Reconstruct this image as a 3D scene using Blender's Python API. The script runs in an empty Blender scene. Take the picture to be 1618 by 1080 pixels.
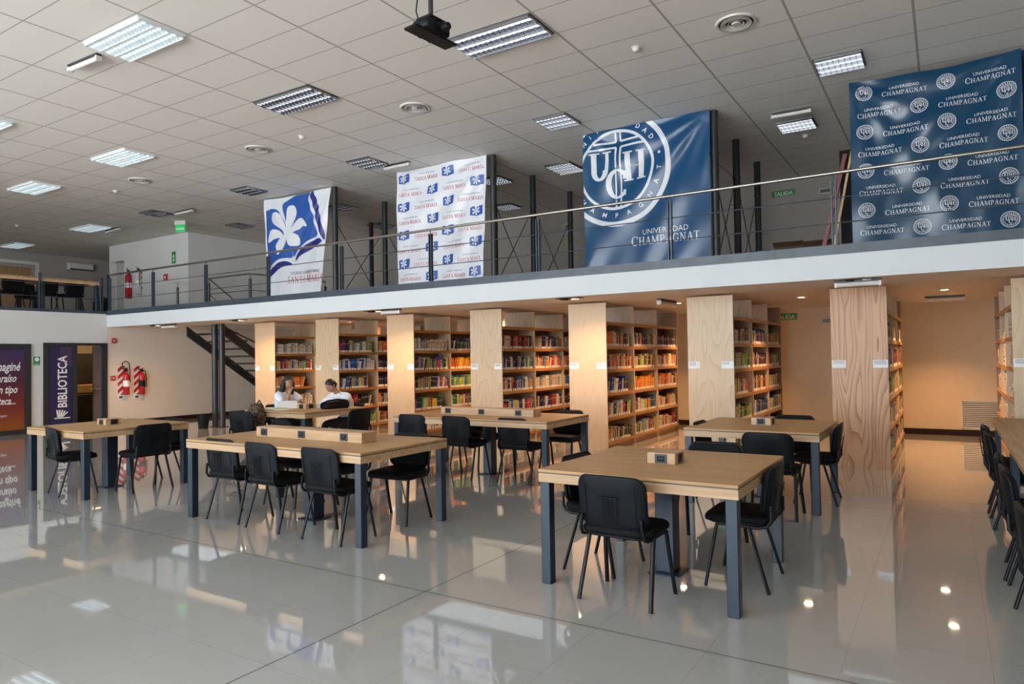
import bpy, math, random
from mathutils import Matrix, Vector
R=math.radians; PI=math.pi
random.seed(7)
scn=bpy.context.scene
col=scn.collection
# ------------------------------------------------------------------ camera
cd=bpy.data.cameras.new('camera'); cam=bpy.data.objects.new('camera',cd); col.objects.link(cam)
cd.sensor_width=36; cd.lens=36*1093.08/1618; cd.clip_end=200
_y,_p,_r=R(32.087),R(1.193),R(-0.906)
_f=Vector((-math.sin(_y)*math.cos(_p),math.cos(_y)*math.cos(_p),math.sin(_p)))
_rt=Vector((math.cos(_y),math.sin(_y),0)); _up=_rt.cross(_f)
_a=_rt*math.cos(_r)+_up*math.sin(_r); _b=-_rt*math.sin(_r)+_up*math.cos(_r)
cam.matrix_world=Matrix(((_a.x,_b.x,-_f.x,0),(_a.y,_b.y,-_f.y,0),(_a.z,_b.z,-_f.z,1.515),(0,0,0,1)))
scn.camera=cam
# ------------------------------------------------------------------ world, daylight, exposure
w=bpy.data.worlds.new('world'); scn.world=w; w.use_nodes=True
_bg=w.node_tree.nodes['Background']; _tc0=w.node_tree.nodes.new('ShaderNodeTexCoord'); _sp0=w.node_tree.nodes.new('ShaderNodeSeparateXYZ'); _rp0=w.node_tree.nodes.new('ShaderNodeValToRGB')
w.node_tree.links.new(_tc0.outputs['Generated'],_sp0.inputs[0]); w.node_tree.links.new(_sp0.outputs[2],_rp0.inputs[0]); w.node_tree.links.new(_rp0.outputs[0],_bg.inputs[0])
_e=_rp0.color_ramp.elements; _e[0].position=0.0; _e[0].color=(.93,.97,1.0,1); _e[1].position=.03; _e[1].color=(.42,.49,.55,1)   # lower half set brighter than the sky above, added to lift the ceiling
_bg.inputs[1].default_value=6.6
scn.view_settings.view_transform='Standard'; scn.view_settings.look='None'
scn.view_settings.exposure=1.0; scn.view_settings.gamma=1; scn.view_settings.use_curve_mapping=False
def portal(x0,x1,z0,z1,y):
    l=bpy.data.lights.new('window_portal','AREA'); l.shape='RECTANGLE'; l.size=x1-x0; l.size_y=z1-z0
    l.cycles.is_portal=True
    o=bpy.data.objects.new('window_portal',l); col.objects.link(o)
    o.location=((x0+x1)/2,y,(z0+z1)/2); o.rotation_euler=(-PI/2,0,0)   # shines towards +Y
    o.rotation_euler=(PI/2,0,0); o.rotation_euler=(R(90),0,R(180))
WX0,WX1,WZ0,WZ1,WY=-16.5,0.5,0.3,5.2,-7.0
portal(WX0,WX1,WZ0,WZ1,WY-0.02)
SPOT_W=105; BOUNCE=1
def spot(x,y,z,W,deg=110,blend=.8,tilt=(0,0),colr=(1,.55,.25),r=.03):
    l=bpy.data.lights.new('downlight','SPOT'); l.energy=W; l.color=colr; l.spot_size=R(deg); l.spot_blend=blend; l.shadow_soft_size=r
    o=bpy.data.objects.new('downlight',l); col.objects.link(o); o.location=(x,y,z); o.rotation_euler=(R(tilt[0]),R(tilt[1]),0)
# ------------------------------------------------------------------ levels and key dimensions
SOF=2.368; MF=2.70; KERB=2.764; FAS=2.651; CEIL=5.4; YM=8.884; XL=-17.02; YB=14.485; YB2=16.6; XR=6.5; XF=-27.0
GX,GY,GX0,GY0=1.22,0.61,-0.22,7.93
# ------------------------------------------------------------------ mesh builder
class MB:
    def __init__(s): s.v=[];s.f=[];s.m=[]; s.sm=[]
    def add(s,v,f,m=0,smooth=False):
        n=len(s.v); s.v+=[tuple(p) for p in v]
        for q in f: s.f.append(tuple(i+n for i in q)); s.m.append(m); s.sm.append(smooth)
        return s
    def box(s,x0,x1,y0,y1,z0,z1,m=0,b=0):
        if b<=0:
            v=[(x,y,z) for z in (z0,z1) for y in (y0,y1) for x in (x0,x1)]
            return s.add(v,[(0,2,3,1),(4,5,7,6),(0,1,5,4),(2,6,7,3),(0,4,6,2),(1,3,7,5)],m)
        # chamfered box
        v=[];
        def P(x,y,z): v.append((x,y,z)); return len(v)-1
        idx={}
        for sx in (0,1):
            for sy in (0,1):
                for sz in (0,1):
                    X=(x0,x1)[sx];Y=(y0,y1)[sy];Z=(z0,z1)[sz]
                    ix=X+(b if sx==0 else -b);iy=Y+(b if sy==0 else -b);iz=Z+(b if sz==0 else -b)
                    idx[sx,sy,sz]=(P(X,iy,iz),P(ix,Y,iz),P(ix,iy,Z))
        F=[]
        for k in (0,1):
            q=[idx[k,0,0][0],idx[k,1,0][0],idx[k,1,1][0],idx[k,0,1][0]]; F.append(q if k else q[::-1])
            q=[idx[0,k,0][1],idx[1,k,0][1],idx[1,k,1][1],idx[0,k,1][1]]; F.append(q[::-1] if k else q)
            q=[idx[0,0,k][2],idx[1,0,k][2],idx[1,1,k][2],idx[0,1,k][2]]; F.append(q if k else q[::-1])
        for a in (0,1):
            for c in (0,1):
                F.append([idx[0,a,c][1],idx[1,a,c][1],idx[1,a,c][2],idx[0,a,c][2]])
                F.append([idx[a,0,c][0],idx[a,1,c][0],idx[a,1,c][2],idx[a,0,c][2]])
                F.append([idx[a,c,0][0],idx[a,c,1][0],idx[a,c,1][1],idx[a,c,0][1]])
        for k in idx.values(): F.append(list(k))
        cx,cy,cz=(x0+x1)/2,(y0+y1)/2,(z0+z1)/2
        G=[]
        for q in F:   # orient outwards
            a,bb,c=[Vector(v[i]) for i in q[:3]]
            n=(bb-a).cross(c-a); mid=sum((Vector(v[i]) for i in q),Vector())/len(q)-Vector((cx,cy,cz))
            G.append(q if n.dot(mid)>0 else q[::-1])
        return s.add(v,G,m)
    def tube(s,pts,r,m=0,n=8,cap=True,r2=None):
        pts=[Vector(p) for p in pts]; rings=[]; V=[]
        t0=(pts[1]-pts[0]).normalized(); u=t0.orthogonal().normalized()
        if abs(t0.z)<.999: u=Vector((0,0,1)).cross(t0).normalized()
        else: u=Vector((1,0,0))
        for i,p in enumerate(pts):
            if i==0: t=pts[1]-pts[0]
            elif i==len(pts)-1: t=pts[-1]-pts[-2]
            else: t=(pts[i+1]-pts[i]).normalized()+(pts[i]-pts[i-1]).normalized()
            t=t.normalized(); u=(u-t*u.dot(t)).normalized(); w_=t.cross(u)
            rr=r[i] if isinstance(r,(list,tuple)) else r; rb=rr if r2 is None else r2
            V+= [p+u*rr*math.cos(2*PI*k/n)+w_*rb*math.sin(2*PI*k/n) for k in range(n)]
        F=[]
        for i in range(len(pts)-1):
            for k in range(n): F.append((i*n+k,i*n+(k+1)%n,(i+1)*n+(k+1)%n,(i+1)*n+k))
        if cap: F.append(tuple(range(n))[::-1]); F.append(tuple((len(pts)-1)*n+k for k in range(n)))
        return s.add(V,F,m,True)
    def lathe(s,prof,c=(0,0,0),m=0,n=20,axis='z'):
        V=[];F=[]
        for r,z in prof:
            for k in range(n):
                a=2*PI*k/n; p=(r*math.cos(a),r*math.sin(a),z)
                if axis=='y': p=(p[0],p[2],p[1])
                if axis=='x': p=(p[2],p[0],p[1])
                V.append((c[0]+p[0],c[1]+p[1],c[2]+p[2]))
        for i in range(len(prof)-1):
            for k in range(n): F.append((i*n+k,i*n+(k+1)%n,(i+1)*n+(k+1)%n,(i+1)*n+k))
        F.append(tuple(range(n))[::-1]); F.append(tuple((len(prof)-1)*n+k for k in range(n)))
        return s.add(V,F,m,True)
    def pad(s,w,d,h,r,m=0,crown=.3,ns=6):
        # puffy rounded-rectangle cushion centred on 0,0, z from 0 to h
        def ring(k,z):
            W=w/2-k;D=d/2-k;rr=max(r-k,.004);o=[]
            for cx,cy,a0 in ((W-rr,D-rr,0),(-W+rr,D-rr,90),(-W+rr,-D+rr,180),(W-rr,-D+rr,270)):
                for j in range(ns+1):
                    a=R(a0+90*j/ns); o.append((cx+rr*math.cos(a),cy+rr*math.sin(a),z))
            return o
        e=min(h*.5,.02)
        rs=[ring(e*.9,0),ring(e*.25,h*.12),ring(0,h*.4),ring(e*.1,h*.65),ring(e*.6,h*.88),ring(e*1.6,h*.97),ring(min(w,d)*.25,h)]
        n=len(rs[0]);V=[p for q in rs for p in q];F=[]
        for i in range(len(rs)-1):
            for k in range(n): F.append((i*n+k,i*n+(k+1)%n,(i+1)*n+(k+1)%n,(i+1)*n+k))
        F.append(tuple(range(n))[::-1]); F.append(tuple((len(rs)-1)*n+k for k in range(n)))
        return s.add(V,F,m,True)
    def xf(s,fn): s.v=[tuple(fn(*p)) for p in s.v]; return s
    def build(s,name,mats,parent=None,loc=None):
        me=bpy.data.meshes.new(name); me.from_pydata(s.v,[],s.f)
        for x in (mats if isinstance(mats,(list,tuple)) else [mats]): me.materials.append(x)
        me.polygons.foreach_set('material_index',s.m); me.polygons.foreach_set('use_smooth',s.sm)
        me.update()
        if any(s.sm):
            try: me.set_sharp_from_angle(angle=R(50))
            except Exception: pass
        return link(name,me,parent,loc)
def link(name,me,parent=None,loc=None):
    o=bpy.data.objects.new(name,me); col.objects.link(o)
    if parent is not None: o.parent=parent
    if loc is not None: o.location=loc
    return o
def tag(o,label=None,cat=None,group=None,kind=None):
    if label: o['label']=label
    if cat: o['category']=cat
    if group: o['group']=group
    if kind: o['kind']=kind
    return o
def empty(name,loc=(0,0,0),rz=0,label=None,cat=None,group=None):
    o=bpy.data.objects.new(name,None); col.objects.link(o); o.location=loc; o.rotation_euler=(0,0,rz); o.empty_display_size=.1
    return tag(o,label,cat,group)
def struct(o): o['kind']='structure'; return o
def copy_tree(o,parent=None):
    c=o.copy(); col.objects.link(c)
    if parent is not None: c.parent=parent
    for ch in list(o.children): copy_tree(ch,c)
    return c
# ------------------------------------------------------------------ materials
def mat(name,rgb,rough=.5,metal=0,emit=None,es=0,coat=0,ior=None,spec=None):
    m=bpy.data.materials.new(name); m.use_nodes=True; b=m.node_tree.nodes['Principled BSDF']
    b.inputs['Base Color'].default_value=(*rgb,1); b.inputs['Roughness'].default_value=rough; b.inputs['Metallic'].default_value=metal
    if emit: b.inputs['Emission Color'].default_value=(*emit,1); b.inputs['Emission Strength'].default_value=es
    if coat: b.inputs['Coat Weight'].default_value=coat; b.inputs['Coat Roughness'].default_value=.05
    if ior: b.inputs['IOR'].default_value=ior
    if spec is not None: b.inputs['Specular IOR Level'].default_value=spec
    return m
def N(m,t,**k):
    n=m.node_tree.nodes.new(t)
    for a,b in k.items():
        if a in n.inputs.keys(): n.inputs[a].default_value=b
        else: setattr(n,a,b)
    return n
def L(m,a,b): m.node_tree.links.new(a,b)
def mth(m,op,a,b=None,c=None):
    n=m.node_tree.nodes.new('ShaderNodeMath'); n.operation=op
    for i,q in enumerate((a,b,c)):
        if q is None: continue
        if isinstance(q,(int,float)): n.inputs[i].default_value=q
        else: L(m,q,n.inputs[i])
    return n.outputs[0]
def ramp(m,fac,stops):
    r=m.node_tree.nodes.new('ShaderNodeValToRGB'); e=r.color_ramp.elements
    while len(e)<len(stops): e.new(.5)
    for q,(p,c) in zip(e,stops): q.position=p; q.color=(*c,1)
    L(m,fac,r.inputs[0]); return r.outputs[0]
def noisy(name,rgb,amt=.1,scale=3,rough=.6,spec=None,bump=0,metal=0):
    m=mat(name,rgb,rough,metal,spec=spec); b=m.node_tree.nodes['Principled BSDF']
    tc=N(m,'ShaderNodeTexCoord'); nz=N(m,'ShaderNodeTexNoise',Scale=scale,Detail=4.0); L(m,tc.outputs['Object'],nz.inputs['Vector'])
    c=ramp(m,nz.outputs[0],[(.3,tuple(x*(1-amt) for x in rgb)),(.7,tuple(min(1,x*(1+amt)) for x in rgb))]); L(m,c,b.inputs['Base Color'])
    if bump:
        bp=N(m,'ShaderNodeBump',Strength=bump,Distance=.005); n2=N(m,'ShaderNodeTexNoise',Scale=scale*40); L(m,tc.outputs['Object'],n2.inputs['Vector']); L(m,n2.outputs[0],bp.inputs['Height']); L(m,bp.outputs[0],b.inputs['Normal'])
    return m
def sock_line(m,coord,pitch,off,wid):
    f=mth(m,'FRACT',mth(m,'DIVIDE',mth(m,'SUBTRACT',coord,off),pitch))
    d=mth(m,'MULTIPLY',mth(m,'MINIMUM',f,mth(m,'SUBTRACT',1,f)),pitch)
    return mth(m,'LESS_THAN',d,wid)
def mixc(m,fac,a,b):
    n=m.node_tree.nodes.new('ShaderNodeMix'); n.data_type='RGBA'
    if isinstance(fac,(int,float)): n.inputs['Factor'].default_value=fac
    else: L(m,fac,n.inputs['Factor'])
    for s,q in (('A',a),('B',b)):
        i=[x for x in n.inputs if x.name==s and x.type=='RGBA'][0]
        if isinstance(q,tuple): i.default_value=(*q,1)
        else: L(m,q,i)
    return [x for x in n.outputs if x.type=='RGBA'][0]
def ceiling_mat():
    m=mat('ceiling_tile',(.5,.47,.44),.85); b=m.node_tree.nodes['Principled BSDF']
    g=N(m,'ShaderNodeNewGeometry'); s=N(m,'ShaderNodeSeparateXYZ'); L(m,g.outputs['Position'],s.inputs[0])
    lx=sock_line(m,s.outputs[0],GX,GX0,.014); ly=sock_line(m,s.outputs[1],GY,GY0,.007)
    ln=mth(m,'MAXIMUM',lx,ly)
    nz=N(m,'ShaderNodeTexNoise',Scale=120.0,Detail=2.0); L(m,g.outputs['Position'],nz.inputs['Vector'])
    base=ramp(m,nz.outputs[0],[(.35,(.73,.70,.655)),(.6,(.80,.77,.725))])
    L(m,mixc(m,ln,base,(.38,.345,.31)),b.inputs['Base Color'])
    bp=N(m,'ShaderNodeBump',Strength=.35,Distance=.004); L(m,nz.outputs[0],bp.inputs['Height']); L(m,bp.outputs[0],b.inputs['Normal'])
    return m
def floor_mat():
    m=mat('polished_porcelain',(.5,.5,.48),.045,ior=1.5); b=m.node_tree.nodes['Principled BSDF']
    g=N(m,'ShaderNodeNewGeometry'); s=N(m,'ShaderNodeSeparateXYZ'); L(m,g.outputs['Position'],s.inputs[0])
    X,Y=s.outputs[0],s.outputs[1]
    thin=mth(m,'MAXIMUM',sock_line(m,X,.61,-2.9,.0015),sock_line(m,Y,.61,3.5,.0015))
    wide=mth(m,'MAXIMUM',sock_line(m,X,6.1,-2.9,.0045),sock_line(m,Y,4.0,3.52,.0045))
    nz=N(m,'ShaderNodeTexNoise',Scale=.6,Detail=3.0); L(m,g.outputs['Position'],nz.inputs['Vector'])
    base=ramp(m,nz.outputs[0],[(.3,(.42,.41,.39)),(.7,(.46,.45,.43))])
    c=mixc(m,thin,base,(.33,.32,.30)); c=mixc(m,wide,c,(.05,.045,.04)); L(m,c,b.inputs['Base Color'])
    L(m,mth(m,'ADD',mth(m,'MULTIPLY',wide,.5),.04),b.inputs['Roughness'])
    wv=N(m,'ShaderNodeTexNoise',Scale=1.3,Detail=1.0); L(m,g.outputs['Position'],wv.inputs['Vector'])
    bp=N(m,'ShaderNodeBump',Strength=.02,Distance=.02); L(m,wv.outputs[0],bp.inputs['Height']); L(m,bp.outputs[0],b.inputs['Normal'])
    b.inputs['Coat Weight'].default_value=.8; b.inputs['Coat Roughness'].default_value=.02
    return m
def ply_mat(name,light,dark,fig=.5,seed=0.0,zs=.55):
    # plywood with cathedral figure, grain running up Z
    m=mat(name,light,.42); b=m.node_tree.nodes['Principled BSDF']
    tc=N(m,'ShaderNodeTexCoord'); oi=N(m,'ShaderNodeObjectInfo')
    mp=N(m,'ShaderNodeMapping'); L(m,tc.outputs['Object'],mp.inputs[0]); mp.inputs['Scale'].default_value=(1,1,zs); mp.inputs['Location'].default_value=(seed,seed*.7,seed*1.3)
    sp=N(m,'ShaderNodeSeparateXYZ'); L(m,mp.outputs[0],sp.inputs[0])
    nz=N(m,'ShaderNodeTexNoise',Scale=3.2,Detail=1.5,Roughness=.4); L(m,mp.outputs[0],nz.inputs['Vector'])
    fine=N(m,'ShaderNodeTexNoise',Scale=22.0,Detail=3.0); mp2=N(m,'ShaderNodeMapping'); mp2.inputs['Scale'].default_value=(4,4,.12); L(m,tc.outputs['Object'],mp2.inputs[0]); L(m,mp2.outputs[0],fine.inputs['Vector'])
    # mirrored leaves (book-matched veneer): triangle wave in x
    tri=mth(m,'PINGPONG',mth(m,'ADD',sp.outputs[0],.05),.165)
    h=mth(m,'ADD',mth(m,'MULTIPLY',tri,16),mth(m,'MULTIPLY',nz.outputs[0],13))
    ring=mth(m,'FRACT',h); sh=mth(m,'POWER',ring,3.0)
    fac=mth(m,'ADD',mth(m,'MULTIPLY',sh,fig),mth(m,'MULTIPLY',mth(m,'SUBTRACT',fine.outputs[0],.5),.7))
    L(m,ramp(m,fac,[(-0.0,light),(.9,dark)]),b.inputs['Base Color'])
    return m
def grain_mat(name,light,dark,axis=0,rough=.35,sc=1.0):
    m=mat(name,light,rough); b=m.node_tree.nodes['Principled BSDF']
    tc=N(m,'ShaderNodeTexCoord'); mp=N(m,'ShaderNodeMapping'); L(m,tc.outputs['Object'],mp.inputs[0])
    s=[14*sc,14*sc,14*sc]; s[axis]=.7*sc; mp.inputs['Scale'].default_value=s
    nz=N(m,'ShaderNodeTexNoise',Scale=2.0,Detail=5.0,Distortion=.6); L(m,mp.outputs[0],nz.inputs['Vector'])
    n2=N(m,'ShaderNodeTexNoise',Scale=.35,Detail=1.0); L(m,mp.outputs[0],n2.inputs['Vector'])
    f=mth(m,'ADD',mth(m,'MULTIPLY',nz.outputs[0],.7),mth(m,'MULTIPLY',n2.outputs[0],.3))
    L(m,ramp(m,f,[(.32,dark),(.62,light)]),b.inputs['Base Color'])
    return m
M={}
M['ceil']=ceiling_mat(); M['floor']=floor_mat()
M['white']=noisy('white_paint',(.66,.66,.645),.03,1.2,.75)
M['fascia']=noisy('fascia_paint',(.60,.62,.63),.02,1.2,.7)
M['cream']=noisy('cream_paint',(.70,.62,.53),.03,1.0,.75)
M['warmlitwall']=noisy('cream_paint_warm_lit',(.68,.54,.38),.03,1.0,.75)  # cream paint with the downlights' warm light put into the colour
M['louvb']=mat('sky_bright_louvre',(.70,.76,.78),.35)  # paler louvre copy, mirrored sky of the bright fittings put into its colour
M['greywall']=noisy('grey_paint',(.36,.33,.30),.03,1.0,.75)
M['soffit']=noisy('soffit_paint',(.68,.60,.52),.02,1.0,.8)
M['steel']=noisy('slate_steel',(.042,.056,.074),.25,5,.38,metal=.0)
M['steelblue']=noisy('blue_grey_steel',(.010,.022,.040),.15,6,.36)
M['dsteel']=noisy('dark_steel',(.022,.024,.028),.25,6,.4)
M['inox']=mat('brushed_stainless',(.36,.335,.30),.28,1)
M['black']=noisy('black_plastic',(.004,.005,.0065),.2,8,.5,spec=.2)
M['fabric']=noisy('black_upholstery',(.004,.004,.005),.3,60,.65,spec=.2,bump=.3)
M['legb']=mat('black_lacquered_tube',(.004,.005,.007),.4,spec=.3)
M['oaktop']=grain_mat('oak_laminate_top',(.54,.315,.135),(.38,.20,.075),0,.45)
M['oakedge']=grain_mat('oak_edge',(.60,.39,.22),(.40,.235,.115),0)
M['oakY']=grain_mat('oak_laminate_y',(.55,.36,.20),(.36,.20,.085),1,.5)
M['gap']=mat('shadow_gap_strip',(.03,.035,.06),.4)
M['ply0']=ply_mat('end_plywood_pale',(.62,.46,.30),(.42,.27,.15),.45,0.3,.16)
M['ply1']=ply_mat('end_plywood_honey',(.64,.45,.28),(.46,.28,.15),.30,4.1,.16)
M['ply2']=ply_mat('end_plywood_figured',(.60,.345,.19),(.31,.13,.055),.85,7.7,.17)
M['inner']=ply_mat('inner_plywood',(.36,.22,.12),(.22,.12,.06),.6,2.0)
M['varn']=grain_mat('varnished_pine',(.46,.22,.055),(.30,.13,.03),1,.3)
M['paper']=mat('white_paper',(.8,.8,.8),.6)
M['ink']=mat('dark_ink',(.03,.03,.04),.6)
M['brownb']=mat('dark_brown_skirting',(.022,.009,.006),.5,spec=.2)
M['red']=mat('red_enamel',(.42,.012,.018),.3)
M['redtxt']=mat('red_print',(.48,.04,.045),.6)
M['signw']=mat('white_print',(.82,.82,.82),.5)
M['green']=mat('green_sign',(.03,.26,.06),.45)
M['greenlit']=mat('lit_green_sign',(.02,.4,.12),.4,emit=(.05,1,.25),es=.12)
M['louv']=mat('polished_louvre',(.50,.50,.53),.10,1)
M['lamphs']=mat('lamp_housing',(.06,.065,.07),.35,.3)
M['lampfr']=mat('lamp_frame',(.7,.74,.74),.4)
M['tube']=mat('fluorescent_tube',(.9,.95,1),.3,emit=(.9,.97,1),es=.9)
M['tubeb']=mat('bright_fluorescent_tube',(.9,.95,1),.3,emit=(.82,.95,1),es=2.4)
M['hal']=mat('halogen_glow',(1,.9,.7),.3,emit=(1,.80,.55),es=30)
M['offw']=mat('off_white_plastic',(.62,.59,.55),.4)
M['glass']=mat('dark_glass',(.03,.03,.035),.08)
M['skin']=mat('skin',(.42,.22,.14),.5)
M['hair']=noisy('black_hair',(.010,.008,.007),.4,30,.5)
M['tee']=noisy('white_cotton',(.72,.75,.80),.05,9,.85)
M['trou']=noisy('dark_trousers',(.012,.013,.018),.3,20,.8)
# ------------------------------------------------------------------ text
_tc={}
def text2d(s,size=1.0,bold=False,align='CENTER',sx=1.0,shear=0):
    k=(s,bold,align,shear)
    if k not in _tc:
        c=bpy.data.curves.new('t','FONT'); c.body=s; c.size=1; c.align_x=align; c.fill_mode='FRONT'; c.resolution_u=2; c.shear=shear
        if bold: c.offset=.018
        o=bpy.data.objects.new('t',c); me=o.to_mesh()
        vs=[(v.co.x,v.co.y) for v in me.vertices]; fs=[tuple(p.vertices) for p in me.polygons]
        o.to_mesh_clear(); bpy.data.objects.remove(o); bpy.data.curves.remove(c)
        _tc[k]=(vs,fs)
    vs,fs=_tc[k]
    return [(x*size*sx,y*size) for x,y in vs],fs
def put2d(mb,vf,m,fn):
    vs,fs=vf; mb.add([fn(x,y) for x,y in vs],fs,m)
def fitw(s,width,bold=False,align='CENTER',shear=0):
    vs,fs=text2d(s,1,bold,align,1,shear); w_=max(v[0] for v in vs)-min(v[0] for v in vs); return width/w_
# ================================================================== THE ROOM
def sbox(name,m,*bs,kids=None):
    b=MB()
    for q in bs: b.box(*q)
    return struct(b.build(name,m))
sbox('floor',M['floor'],(XL-.1,XR,WY,YB,-.12,0))
sbox('ceiling',M['ceil'],(XF,XR,WY,YB2+.2,CEIL,CEIL+.12))
# gallery slab with the stair opening left free
SX0,SX1,SY0,SY1=-15.75,-14.15,10.0,13.7
sl=sbox('floor_mezzanine',M['soffit'],(XL,XR,YM+.02,SY0,SOF,MF),(XL,SX0,SY0,SY1,SOF,MF),(SX1,XR,SY0,SY1,SOF,MF),(XL,XR,SY1,YB,SOF,MF),
     (XL,XR,YB,YB2,SOF+.02,MF),(XF,XL-.15,WY,YM,SOF,MF),(XF,XL,YM,YB2,SOF,MF))
sbox('trim_mezzanine_fascia',M['fascia'],(XL,XR,YM,YM+.02,SOF-.004,FAS))
sbox('trim_mezzanine_kerb',M['steel'],(XL-.05,XR,YM-.012,YM+.10,FAS,KERB))
sbox('trim_gallery_kerb',M['steel'],(XL-.10,XL+.01,WY,YM-.013,MF-.02,KERB-.02))
DY0,DY1,DZ=7.496,8.88,1.985
sbox('wall_left',M['white'],(XL-.15,XL,WY,DY0,0,MF-.02),(XL-.15,XL,DY1,YM,0,MF-.02),(XL-.15,XL,DY0,DY1,DZ,MF-.02))
sbox('wall_left_under_mezzanine',M['cream'],(XL-.15,XL,YM,YB,0,SOF))
sbox('baseboard_left',M['brownb'],(XL,XL+.018,YM+.03,YB,0,.105))
sbox('wall_back',M['warmlitwall'],(XL-.15,XR,YB,YB+.15,0,SOF+.02))
sbox('baseboard_back',M['brownb'],(XL+.02,XR,YB-.018,YB,0,.105))
sbox('wall_back_upper',M['greywall'],(XF,XR,YB2,YB2+.15,MF,CEIL))
sbox('wall_left_upper',M['greywall'],(XF-.15,XF,WY,YB2,MF,CEIL))
sbox('wall_right',M['white'],(XR,XR+.2,WY,YB2,0,CEIL))
sbox('wall_right_gallery_side',M['cream'],(XR-.03,XR,YM,YB,0,SOF))
sbox('wall_front',M['white'],(XF,WX0,WY-.2,WY,0,CEIL),(WX1,XR+.2,WY-.2,WY,0,CEIL),(WX0,WX1,WY-.2,WY,0,WZ0),(WX0,WX1,WY-.2,WY,WZ1,CEIL))
b=MB()
n=9
for i in range(n+1):
    x=WX0+(WX1-WX0)*i/n; b.box(x-.03,x+.03,WY-.12,WY-.04,WZ0,WZ1)
for z in (WZ0+.03,2.6,WZ1-.03): b.box(WX0,WX1,WY-.12,WY-.04,z-.03,z+.03)
struct(b.build('window_1',M['dsteel']))
# the room upstairs on the left
RX0,RX1,RY=-23.6,-19.2,12.4
sbox('wall_stair_room',M['white'],(-22.7,RX1,RY,RY+.15,MF,CEIL),(RX0,-23.5,RY,RY+.15,MF,CEIL),(-23.5,-22.7,RY,RY+.15,4.85,CEIL),(RX1-.15,RX1,RY+.15,YB2,MF,CEIL),(RX0,RX0+.15,RY+.15,YB2,MF,CEIL))
sbox('door_2',M['greywall'],(-23.5,-22.7,RY+.5,RY+.56,MF,4.85))
sbox('trim_gallery_window',M['white'],(XF,XF+.06,10.0,11.75,4.98,5.08),(XF,XF+.06,11.65,11.75,MF,4.98))
sbox('window_2',M['inner'],(XF,XF+.03,9.6,11.5,MF,4.86))
sbox('door_3',M['dsteel'],(XF,XF+.05,14.1,15.0,MF,4.86))

# entrance: dark frame, printed sidelight, open leaf ---------------------
X=XL
b=MB()
for q in ((DY0,DY0+.10),(8.10,8.20),(DY1-.07,DY1)): b.box(X-.13,X+.03,q[0],q[1],0,DZ)
b.box(X-.13,X+.03,DY0+.10,8.10,DZ-.09,DZ); b.box(X-.13,X+.03,8.20,DY1-.07,DZ-.06,DZ); b.box(X-.13,X+.03,DY0+.10,8.10,0,.12)
dfr=struct(b.build('door_1',M['dsteel']))
M['navyp']=mat('indigo_print',(.022,.022,.085),.25)
M['navyq']=mat('violet_print',(.055,.035,.095),.25)
b=MB(); b.box(X-.02,X+.006,DY0+.10,8.10,.12,DZ-.09,0); b.box(X+.004,X+.008,7.85,8.09,1.45,DZ-.10,1)
zc=1.10; f=fitw('BIBLIOTECA',1.17,True); V=text2d('BIBLIOTECA',f,True)
put2d(b,V,2,lambda x,y:(X+.011,7.345-y*1.15 if 0 else 7.345+(.0-y)*1.0,zc+x) if 0 else (X+.011,7.98-y*1.25,zc+x))
for k in range(5):   # book-leaf mark under the word
    a=R(-8+14*k); z0=.30; y0=7.78+.02*k
    b.add([(X+.011,y0,z0),(X+.011,y0+.035,z0),(X+.011,y0+.035+.16*math.sin(a),z0+.17*math.cos(a)),(X+.011,y0+.16*math.sin(a),z0+.17*math.cos(a))],[(0,1,2,3)],2)
b.add([(X+.011,7.72,.27),(X+.011,8.05,.27),(X+.011,8.05,.295),(X+.011,7.72,.295)],[(0,1,2,3)],2)
b.build('printed_sidelight',[M['navyp'],M['navyq'],M['signw']],dfr)
M['frost']=mat('grey_printed_glass',(.12,.10,.11),.2)
b=MB(); b.box(X-.11,X-.09,8.61,8.81,.03,DZ-.07,0); b.box(X-.115,X-.085,8.60,8.615,.03,DZ-.07,1); lf=b.build('door_leaf',[M['frost'],M['inox']],dfr)
b=MB(); b.box(X-.085,X-.05,8.60,8.62,.72,1.02,0); b.tube([(X-.05,8.61,.9),(X-.01,8.61,.9),(X-.01,8.73,.9)],.011); b.tube([(X-.05,8.61,.9),(X-.05,8.52,.9)],.011); b.build('door_handle',M['inox'],lf)
# lobby seen through the doorway
sbox('wall_lobby',M['cream'],(X-3.3,X-3.2,6.0,10.6,0,2.36),(X-3.2,X-.15,10.5,10.6,0,2.36),(X-3.2,X-.15,6.0,6.1,0,2.36))
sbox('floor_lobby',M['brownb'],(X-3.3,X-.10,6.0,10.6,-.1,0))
l=bpy.data.lights.new('lobby_lamp','POINT'); l.energy=14; l.color=(1,.62,.3); l.shadow_soft_size=.1; o=bpy.data.objects.new('lobby_lamp',l); col.objects.link(o); o.location=(X-1.3,9.3,2.2)
b=MB(); b.box(-.25,.25,-.45,.45,0,.75,0,.01); b.box(-.22,.22,-.40,.40,.75,.78,0)
t=empty('lobby_counter',(X-1.2,9.0,0),0,'low black counter just inside the library doorway','counter'); b.build('counter_body',M['dsteel'],t)
t=MB().box(X-1.38,X-1.05,8.66,9.38,.78,.98,0,.01).build('cardboard_box',mat('warm_lit_paper',(.75,.50,.20),.6)); tag(t,'yellow block standing for warmly lit papers on the counter inside the doorway','box')  # block for lit papers, the warm light is put into its yellow
b=MB(); b.box(X-2.4,X-2.2,8.9,9.75,0,1.77,0,.01); t=b.build('lobby_cabinet',M['dsteel']); tag(t,'tall black cabinet standing inside the doorway','cabinet')

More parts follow.
